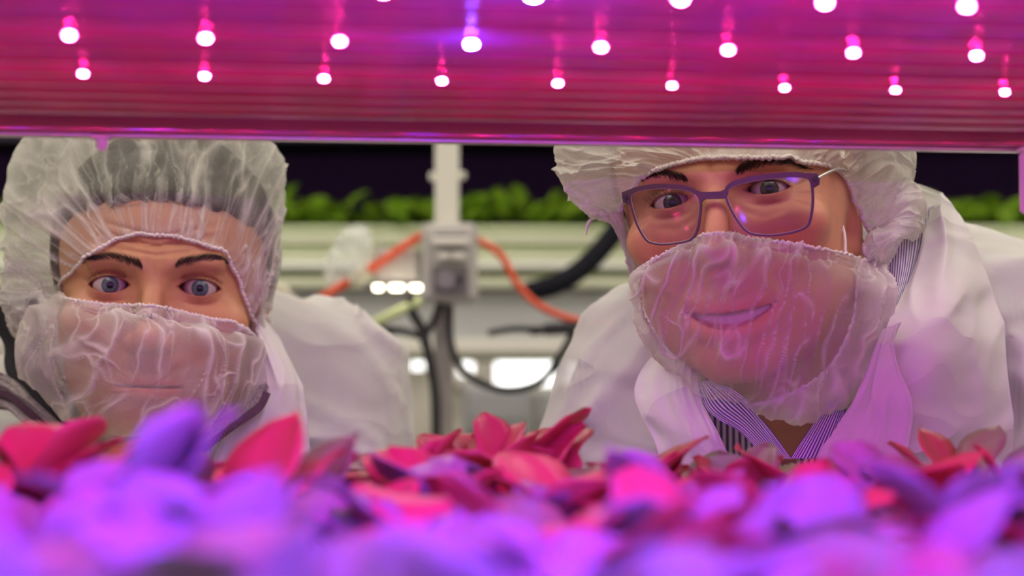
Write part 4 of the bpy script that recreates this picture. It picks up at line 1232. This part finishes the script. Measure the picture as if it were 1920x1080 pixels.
panel('coat_collar', [[(486, 585, 1.27), (524, 640, 1.255), (556, 700, 1.245), (572, 760, 1.235), (582, 860, 1.23), (585, 990, 1.23)], [(478, 600, 1.245), (505, 660, 1.225), (525, 720, 1.215), (525, 780, 1.21), (522, 860, 1.21), (520, 990, 1.21)],
                      [(460, 600, 1.27), (470, 660, 1.24), (470, 730, 1.225), (440, 790, 1.215), (400, 860, 1.21), (380, 990, 1.21)]], M['coat'], pl_root, pl_foot, dens=.97, dv=.02, wrinkle=.002, hem=.0)
panel('jacket_collar', [[(-40, 690, 1.28), (20, 708, 1.27), (62, 748, 1.25), (112, 795, 1.23), (160, 845, 1.215)], [(-40, 765, 1.27), (12, 768, 1.26), (45, 795, 1.24), (85, 830, 1.22), (120, 870, 1.21)]], M['fleece'], pl_root, pl_foot, th=.005, wrinkle=.003)
panel('collar_lining', [[(-40, 570, 1.33), (6, 640, 1.32), (14, 705, 1.29), (90, 795, 1.255), (150, 870, 1.24)], [(70, 560, 1.31), (80, 660, 1.30), (120, 740, 1.28), (200, 800, 1.26), (260, 850, 1.24)]], M['fleece_in'], pl_root, pl_foot, th=.003)
panel('jacket_collar', [[(502, 722, 1.212), (485, 758, 1.205), (436, 796, 1.195), (380, 840, 1.19)], [(474, 728, 1.215), (452, 758, 1.208), (412, 786, 1.2), (360, 820, 1.195)]], M['fleece'], pl_root, pl_foot, th=.004, wrinkle=.001)
def zipper(pts, n):
    C_ = catmull([P(*p) for p in pts], n); T_ = np.gradient(C_, axis=0)
    mb = MB()
    for c, t in zip(C_, T_):
        a = math.atan2(t[2], t[0])
        mb.box(c - pl_foot, (.0022, .003, .0052), .0004, Matrix.Rotation(-a, 3, 'Y'))
    mb.tube(C_ - pl_foot + np.array([0, .0012, 0]), .0016, 6)
    mb.build('zipper', M['zip'], pl_root)
zipper([(-30, 738, 1.264), (14, 740, 1.256), (52, 770, 1.236), (98, 812, 1.216), (140, 856, 1.205)], 42)
zipper([(500, 738, 1.20), (484, 766, 1.195), (436, 800, 1.187), (380, 842, 1.182)], 34)

# ---------------------------------------------------------------- right: smiling with glasses
HR = Head(P(1351, 367.5, 1.087), -17.0, -6.4, 0.0, 63.0, dict(
    wide=4, eye_w=13.4, lid_u=4.6, lid_l=4.0, crease=1.1, crease_h=3.0, cheek=2, brow=0, tilt=-.05, mouth_w=31, smile=10, gap=9, mouth_dz=-6,
    lines=((26, 3, 1.2, .4),),
    folds=(((15, -36), (37, -70), 2.4, 3.4), ((46, -2), (58, 5), .8, 1.2), ((47, -6), (61, -6), .8, 1.2), ((46, -10), (59, -16), .8, 1.2), ((8, -9), (30, -20), .9, 2.6), ((24, -20), (44, -15), .7, 2.6))))
JR = dict(neck=P(1520, 610, 1.27), sl=P(1255, 768, 1.30), sr=P(1830, 664, 1.28), hip=np.array([.24, 1.68, .97]))
JR['el'] = JR['sl'] + np.array([-.05, .06, -.28]); JR['er'] = JR['sr'] + np.array([.06, .06, -.30])
JR['hl'] = JR['hip'] + np.array([-.17, -.10, .0]); JR['hr'] = JR['hip'] + np.array([.17, -.10, .0])
pr_root, pr_foot, pr_torso = build_person(dict(
    head=HR, joints=JR, label='smiling person with dark-rimmed glasses, striped shirt, hair net and beard cover', skin=(.60, .28, .155), stubble=.25, iris=(.06, .045, .045),
    brows=[([(1290, 340), (1265, 333), (1238, 327), (1215, 331), (1203, 338)], [5, 8, 8, 6, 3], 560), ([(1380, 326), (1405, 314), (1440, 304), (1475, 305), (1508, 314)], [6, 9, 9, 7, 4], 620)],
    hair_t=6.0, hairline=lambda ax, y: np.interp(y, [-25, 5, 50, 78, 100, 140], [66, 60, 48, 2, -20, -60])))
rimR = [('s', 1358, 297), ('s', 1431, 297), ('s', 1504, 305), ('s', 1556, 313), ('s', 1583, 335), ('s', 1603, 385), ('s', 1630, 438), ('l', 79, 76, -40), ('l', 78, 88, -52), ('l', 62, 118, -70), ('l', 0, 162, -65),
        ('l', -62, 118, -70), ('l', -80, 78, -40), ('l', -76, 50, -12), ('l', -70, 26, 6), ('s', 1208, 331), ('s', 1249, 314), ('s', 1307, 300), ('s', 1332, 298)]
midR = [('d', 1370, 170), ('d', 1480, 160), ('d', 1590, 180), ('d', 1665, 215), ('d', 1706, 270), ('d', 1713, 335), ('d', 1730, 395), ('d', 1716, 438), ('d', 1688, 454), ('l', 74, 132, -62), ('l', 0, 180, -45),
        ('l', -72, 128, -60), ('d', 1178, 407), ('d', 1125, 404), ('d', 1076, 372), ('d', 1050, 332), ('d', 1046, 280), ('d', 1085, 215), ('d', 1210, 180)]
fwdR = HR.R @ np.array([0, -1.0, .05])
netR, QR = bag('hair_net', resolve(HR, rimR, .06), resolve(HR, midR, .06), HR.w((0, 192, 40)), fwdR, HR, pr_root, pr_foot, M['net'],
               b1=.006, c1=.05, c2=.07, a1=.3, pleat=.0035, pleat_f=42, pleat_len=.36, crumple=.006, cell=(9, 5), dens=(.66, .25, .25), gap=2.0, seed=4, band=.0015)
mrimR = [('s', 1210, 501), ('s', 1250, 475), ('s', 1300, 453), ('s', 1337, 439), ('s', 1380, 444), ('s', 1440, 451), ('s', 1504, 460), ('s', 1577, 476), ('s', 1636, 492), ('l', 76, 62, -52), ('l', 67, 62, -88), ('l', 48, 52, -118),
         ('l', 20, 38, -132), ('l', 0, 34, -135), ('l', -20, 36, -132), ('l', -46, 44, -115), ('l', -60, 50, -92), ('l', -67, 48, -74), ('l', -66, 34, -52)]
mmidR = [('d', 1193, 518, .02), ('s', 1247, 492, .006), ('s', 1298, 474, .008), ('s', 1337, 464, .008), ('s', 1386, 470, .008), ('s', 1446, 473, .008), ('s', 1510, 482, .008), ('s', 1586, 500, .006), ('d', 1662, 525, .035), ('d', 1669, 580, .035), ('d', 1657, 650), ('d', 1620, 728),
         ('d', 1550, 773, .0), ('d', 1482, 784, -.01), ('d', 1398, 760, .0), ('d', 1325, 742), ('d', 1258, 690), ('d', 1212, 622), ('d', 1194, 560)]
mskR, QM = bag('beard_cover', resolve(HR, mrimR, .025), resolve(HR, mmidR, .025), HR.w((0, -56, -72)), HR.R @ np.array([0, 1.0, 0]), HR, pr_root, pr_foot, M['mask'],
               b1=-.004, c1=.0, c2=.032, a1=.4, a2=.7, pleat=.0028, pleat_f=44, pleat_len=.24, crumple=.006, local=(20, 50, -24), dens=(.23, .40, .66), side=(.85, .5, .16), gap=2.5, seed=6, band=.0011)
def cut_v(p):
    px = 960 + FPX * p[:, 0] / p[:, 1]; py = HORIZON - FPX * (p[:, 2] - CAMZ) / p[:, 1]
    t = np.clip((py - 560) / 300, -.5, 2)
    d = np.maximum(1300 + 40 * t - px, px - (1640 - 80 * t)) / FPX
    return np.maximum(d, p[:, 1] - 1.42)
def cut_s(p):
    px = 960 + FPX * p[:, 0] / p[:, 1]; py = HORIZON - FPX * (p[:, 2] - CAMZ) / p[:, 1]
    t = np.clip((py - 740) / 130, 0, 1.2)
    return np.maximum(np.maximum(1360 + 100 * t - px, px - (1575 - 90 * t)) / FPX, p[:, 1] - 1.30)
coat_shell(pr_torso, pr_root, pr_foot, JR, .74, M['coat'], fold=folds(5.0, tilt=-1.1), cut=cut_v, step=.006)
coat_shell(pr_torso, pr_root, pr_foot, JR, 1, M['shirt'], 'striped_shirt', g=.008, step=.008, zcut=.85, cut=cut_s)
panel('coat_collar', [[(1745, 392, 1.19), (1740, 440, 1.175), (1714, 512, 1.15), (1684, 566, 1.125), (1662, 614, 1.10), (1640, 700, 1.085), (1590, 790, 1.08), (1550, 860, 1.08), (1530, 980, 1.08)],
                      [(1764, 385, 1.17), (1775, 450, 1.15), (1770, 540, 1.12), (1765, 620, 1.10), (1750, 700, 1.085), (1725, 780, 1.08), (1705, 860, 1.08), (1700, 980, 1.08)],
                      [(1763, 360, 1.2), (1792, 402, 1.195), (1828, 458, 1.18), (1862, 545, 1.165), (1882, 640, 1.15), (1892, 745, 1.14), (1898, 860, 1.13), (1900, 980, 1.13)]], M['coat'], pr_root, pr_foot, dens=.95, dv=.03, wrinkle=.004, wf=(4, 3), seed=3, nu=110, nv=50)
panel('collar_back', [[(1690, 338, 1.25), (1730, 348, 1.23), (1768, 362, 1.205)], [(1690, 400, 1.24), (1730, 402, 1.215), (1775, 412, 1.195)]], M['coat'], pr_root, pr_foot, dens=.95, dv=.02, wrinkle=.001)
panel('lapel', [[(1690, 604, 1.083), (1678, 650, 1.072), (1688, 700, 1.066), (1712, 760, 1.062), (1700, 860, 1.06), (1690, 980, 1.06)], [(1668, 612, 1.085), (1650, 680, 1.072), (1640, 740, 1.066), (1625, 800, 1.062), (1610, 860, 1.06), (1600, 980, 1.06)],
                [(1655, 618, 1.092), (1628, 690, 1.08), (1590, 770, 1.076), (1560, 820, 1.072), (1535, 860, 1.07), (1515, 980, 1.07)]], M['coat'], pr_root, pr_foot, dens=.92, dv=.04, wrinkle=.0025, seed=5)
panel('lapel', [[(1240, 655, 1.16), (1202, 698, 1.15), (1190, 742, 1.14), (1216, 800, 1.13), (1238, 860, 1.12), (1250, 980, 1.12)], [(1275, 670, 1.13), (1262, 720, 1.12), (1275, 770, 1.11), (1292, 820, 1.10), (1305, 870, 1.10), (1315, 980, 1.10)],
                [(1305, 690, 1.12), (1310, 730, 1.105), (1325, 770, 1.10), (1348, 815, 1.09), (1370, 870, 1.09), (1390, 980, 1.09)]], M['coat'], pr_root, pr_foot, dens=.95, dv=.03, wrinkle=.0022, seed=8)
panel('shirt_collar', [[(1650, 420, 1.18), (1653, 510, 1.155), (1658, 565, 1.135), (1656, 625, 1.115)], [(1700, 405, 1.185), (1695, 490, 1.155), (1682, 560, 1.13), (1658, 625, 1.11)], [(1752, 385, 1.21), (1742, 450, 1.185), (1714, 525, 1.155), (1664, 625, 1.112)]], M['shirt_p'], pr_root, pr_foot, th=.001, wrinkle=.0008)
panel('shirt_collar', [[(1310, 718, 1.11), (1328, 770, 1.10), (1385, 808, 1.095), (1440, 860, 1.09)], [(1335, 710, 1.095), (1392, 742, 1.085), (1432, 790, 1.085), (1484, 860, 1.085)]], M['shirt_q'], pr_root, pr_foot, th=.001, wrinkle=.0008)
panel('shirt_collar', [[(1596, 725, 1.10), (1578, 785, 1.095), (1552, 860, 1.09)], [(1550, 755, 1.095), (1520, 800, 1.09), (1482, 860, 1.088)]], M['shirt_q'], pr_root, pr_foot, th=.001, wrinkle=.0006)
# ear strings and a loose thread
MB().tube(catmull([P(1580, 424, 1.115) - pr_foot, P(1584, 445, 1.11) - pr_foot, P(1585, 476, 1.105) - pr_foot], 12), .0011, 6).build('ear_loop', M['elastic'], mskR)
MB().tube(catmull([P(1645, 450, 1.15) - pr_foot, P(1644, 475, 1.145) - pr_foot, P(1640, 500, 1.13) - pr_foot], 12), .0009, 6).build('ear_loop', M['elastic'], mskR)
MB().tube(catmull([P(1128, 404, 1.147) - pr_foot, P(1108, 412, 1.147) - pr_foot, P(1101, 425, 1.147) - pr_foot, P(1099, 441, 1.147) - pr_foot], 14), [.0012] * 10 + [.0007] * 4, 6).build('loose_thread', M['elastic'], netR)
# teeth of the smile
a_ = np.linspace(-1, 1, 40); tq = []
for t in a_:
    x = t * 24; yv = -19.0 + 9.5 * (x / 31) ** 2 + 5.5; zc = -70 + 10 * (x / 31) ** 2 - 8
    g_ = .5 * abs(math.sin(t * 14))
    tq.append([(x, yv - g_, zc - 4.5 * (1 - .4 * t * t)), (x, yv - g_ - .4, zc - 1), (x, yv - g_, zc + 2.5 * (1 - .4 * t * t)), (x, yv + 3, zc + 2.5)])
link('teeth', mesh_np('teeth', HR.w(np.array(tq).reshape(-1, 3)) - pr_foot, grid_faces(40, 4)), mat('teeth', (.55, .48, .40), .35, noise=.04, scale=200), pr_root)

# ---------------------------------------------------------------- glasses
M['frame'] = mat('plum_frame', (.075, .03, .055), .42, noise=.08, scale=90)
M['rim_clear'] = mat('lens_rim', (.42, .36, .38), .25, noise=.05, scale=90)
def lens_mat():
    m, N, L, b = new_mat('clear_lens'); N.remove(b)
    tp = N.new('ShaderNodeBsdfTransparent'); tp.inputs[0].default_value = (.90, .88, .91, 1)
    gl_ = N.new('ShaderNodeBsdfGlossy'); gl_.inputs['Roughness'].default_value = .03
    mx = N.new('ShaderNodeMixShader'); mx.inputs[0].default_value = .010
    L.new(tp.outputs[0], mx.inputs[1]); L.new(gl_.outputs[0], mx.inputs[2]); L.new(mx.outputs[0], N['Material Output'].inputs[0])
    return m
M['lens'] = lens_mat()
def gpx(q): return np.array([(1140 + .2396 * a, 280 + .2396 * b) for a, b in q])
gc = HR.w((0, -33, -8)); gn = HR.R @ np.array([0, -1.0, 0.0])
def on_glass(q, back=0.0):
    d = raydir(np.asarray(q)[:, 0], np.asarray(q)[:, 1]); t = ((gc - CAMP) @ gn) / (d @ gn)
    p = CAMP + d * t[:, None]
    lx = HR.l(p)[:, 0]
    return p - gn * (back + .0000045 * lx[:, None] ** 2 * .6)      # slightly wrapped round the face
LQ = gpx([(160, 372), (176, 342), (250, 316), (400, 303), (560, 312), (655, 335), (706, 378), (718, 450), (706, 560), (686, 640), (655, 690), (600, 718), (450, 738), (350, 730), (288, 700), (220, 590), (180, 470)])
RQ = gpx([(930, 350), (960, 302), (1050, 266), (1200, 236), (1400, 212), (1520, 214), (1568, 252), (1580, 400), (1562, 540), (1530, 600), (1430, 642), (1280, 667), (1150, 660), (1080, 630), (1010, 540), (952, 430)])
gl_mb = MB()
def frame_ring(q, w_top, w_side, w_bot):
    C2 = catmull(q, 90, True); c0 = C2.mean(0)
    T_ = np.roll(C2, -1, 0) - np.roll(C2, 1, 0); T_ /= np.linalg.norm(T_, axis=1, keepdims=True)
    N_ = np.stack([T_[:, 1], -T_[:, 0]], 1)
    if ((C2 - c0) * N_).sum() < 0: N_ = -N_
    w = np.where(N_[:, 1] < 0, w_side + (w_top - w_side) * np.clip(-N_[:, 1], 0, 1) ** 1.5, w_side + (w_bot - w_side) * np.clip(N_[:, 1], 0, 1))
    O2 = C2 + N_ * w[:, None]; I2 = C2 - N_ * .3
    a, b, c, d = on_glass(I2, -.0012), on_glass(O2, -.0012), on_glass(O2, .0018), on_glass(I2, .0018)
    Q_ = np.stack([a, b, c, d, a], 1)
    gl_mb.add((Q_ - pr_foot).reshape(-1, 3), [tuple(f) for f in grid_faces(90, 5, True)], False)
    return C2
LC = frame_ring(LQ, 8.5, 4.0, 3.0); RC = frame_ring(RQ, 9.5, 4.2, 3.2)
def slab(q, y0=-.0012, y1=.0018):
    q = gpx(q); a, b = on_glass(q, y0) - pr_foot, on_glass(q, y1) - pr_foot; n = len(q)
    gl_mb.add(np.concatenate([a, b]), [tuple(range(n)), tuple(range(n, 2 * n))[::-1]] + [(i, (i + 1) % n, n + (i + 1) % n, n + i) for i in range(n)])
slab([(690, 318), (740, 335), (880, 330), (945, 300), (930, 385), (890, 388), (760, 390), (722, 420)])
slab([(82, 330), (105, 322), (200, 290), (165, 345), (145, 425), (95, 408), (90, 370)])
slab([(1540, 176), (1625, 176), (1628, 205), (1640, 215), (1636, 262), (1600, 290), (1570, 262)])
fr_ = gl_mb.build('eyeglasses', M['frame'], pr_root)
for C2 in (LC, RC):
    a = on_glass(C2, -.0004) - pr_foot; b = on_glass(C2, .0012) - pr_foot; n = len(C2)
    mb = MB(); mb.add(np.concatenate([a, b]), [tuple(range(n)), tuple(range(n, 2 * n))[::-1]]); mb.build('lens', M['lens'], fr_)
    MB().tube(np.concatenate([a, a[:2]]), .00045, 6, cap=False).build('lens_rim', M['rim_clear'], fr_)
hr = on_glass(gpx([(1612, 222)]))[0]; hl_ = on_glass(gpx([(112, 368)]))[0]
MB().tube(catmull([hr - pr_foot, P(1556, 322, hr[1] + .022) - pr_foot, P(1577, 317, hr[1] + .045) - pr_foot, HR.w((80, 60, 8)) - pr_foot, HR.w((82, 88, 2)) - pr_foot], 20), .0009, 6).build('temple', M['steel'], fr_)
MB().tube(catmull([hl_ - pr_foot, hl_ + HR.R @ np.array([-.002, .02, .001]) - pr_foot, HR.w((-80, 60, 6)) - pr_foot, HR.w((-82, 88, 2)) - pr_foot], 20), .0009, 6).build('temple', M['steel'], fr_)
for c in (hr, hl_):
    MB().tube([c + gn * .002 - pr_foot, c + gn * .0032 - pr_foot], .0016, 10).build('hinge_screw', M['rubber'], fr_)
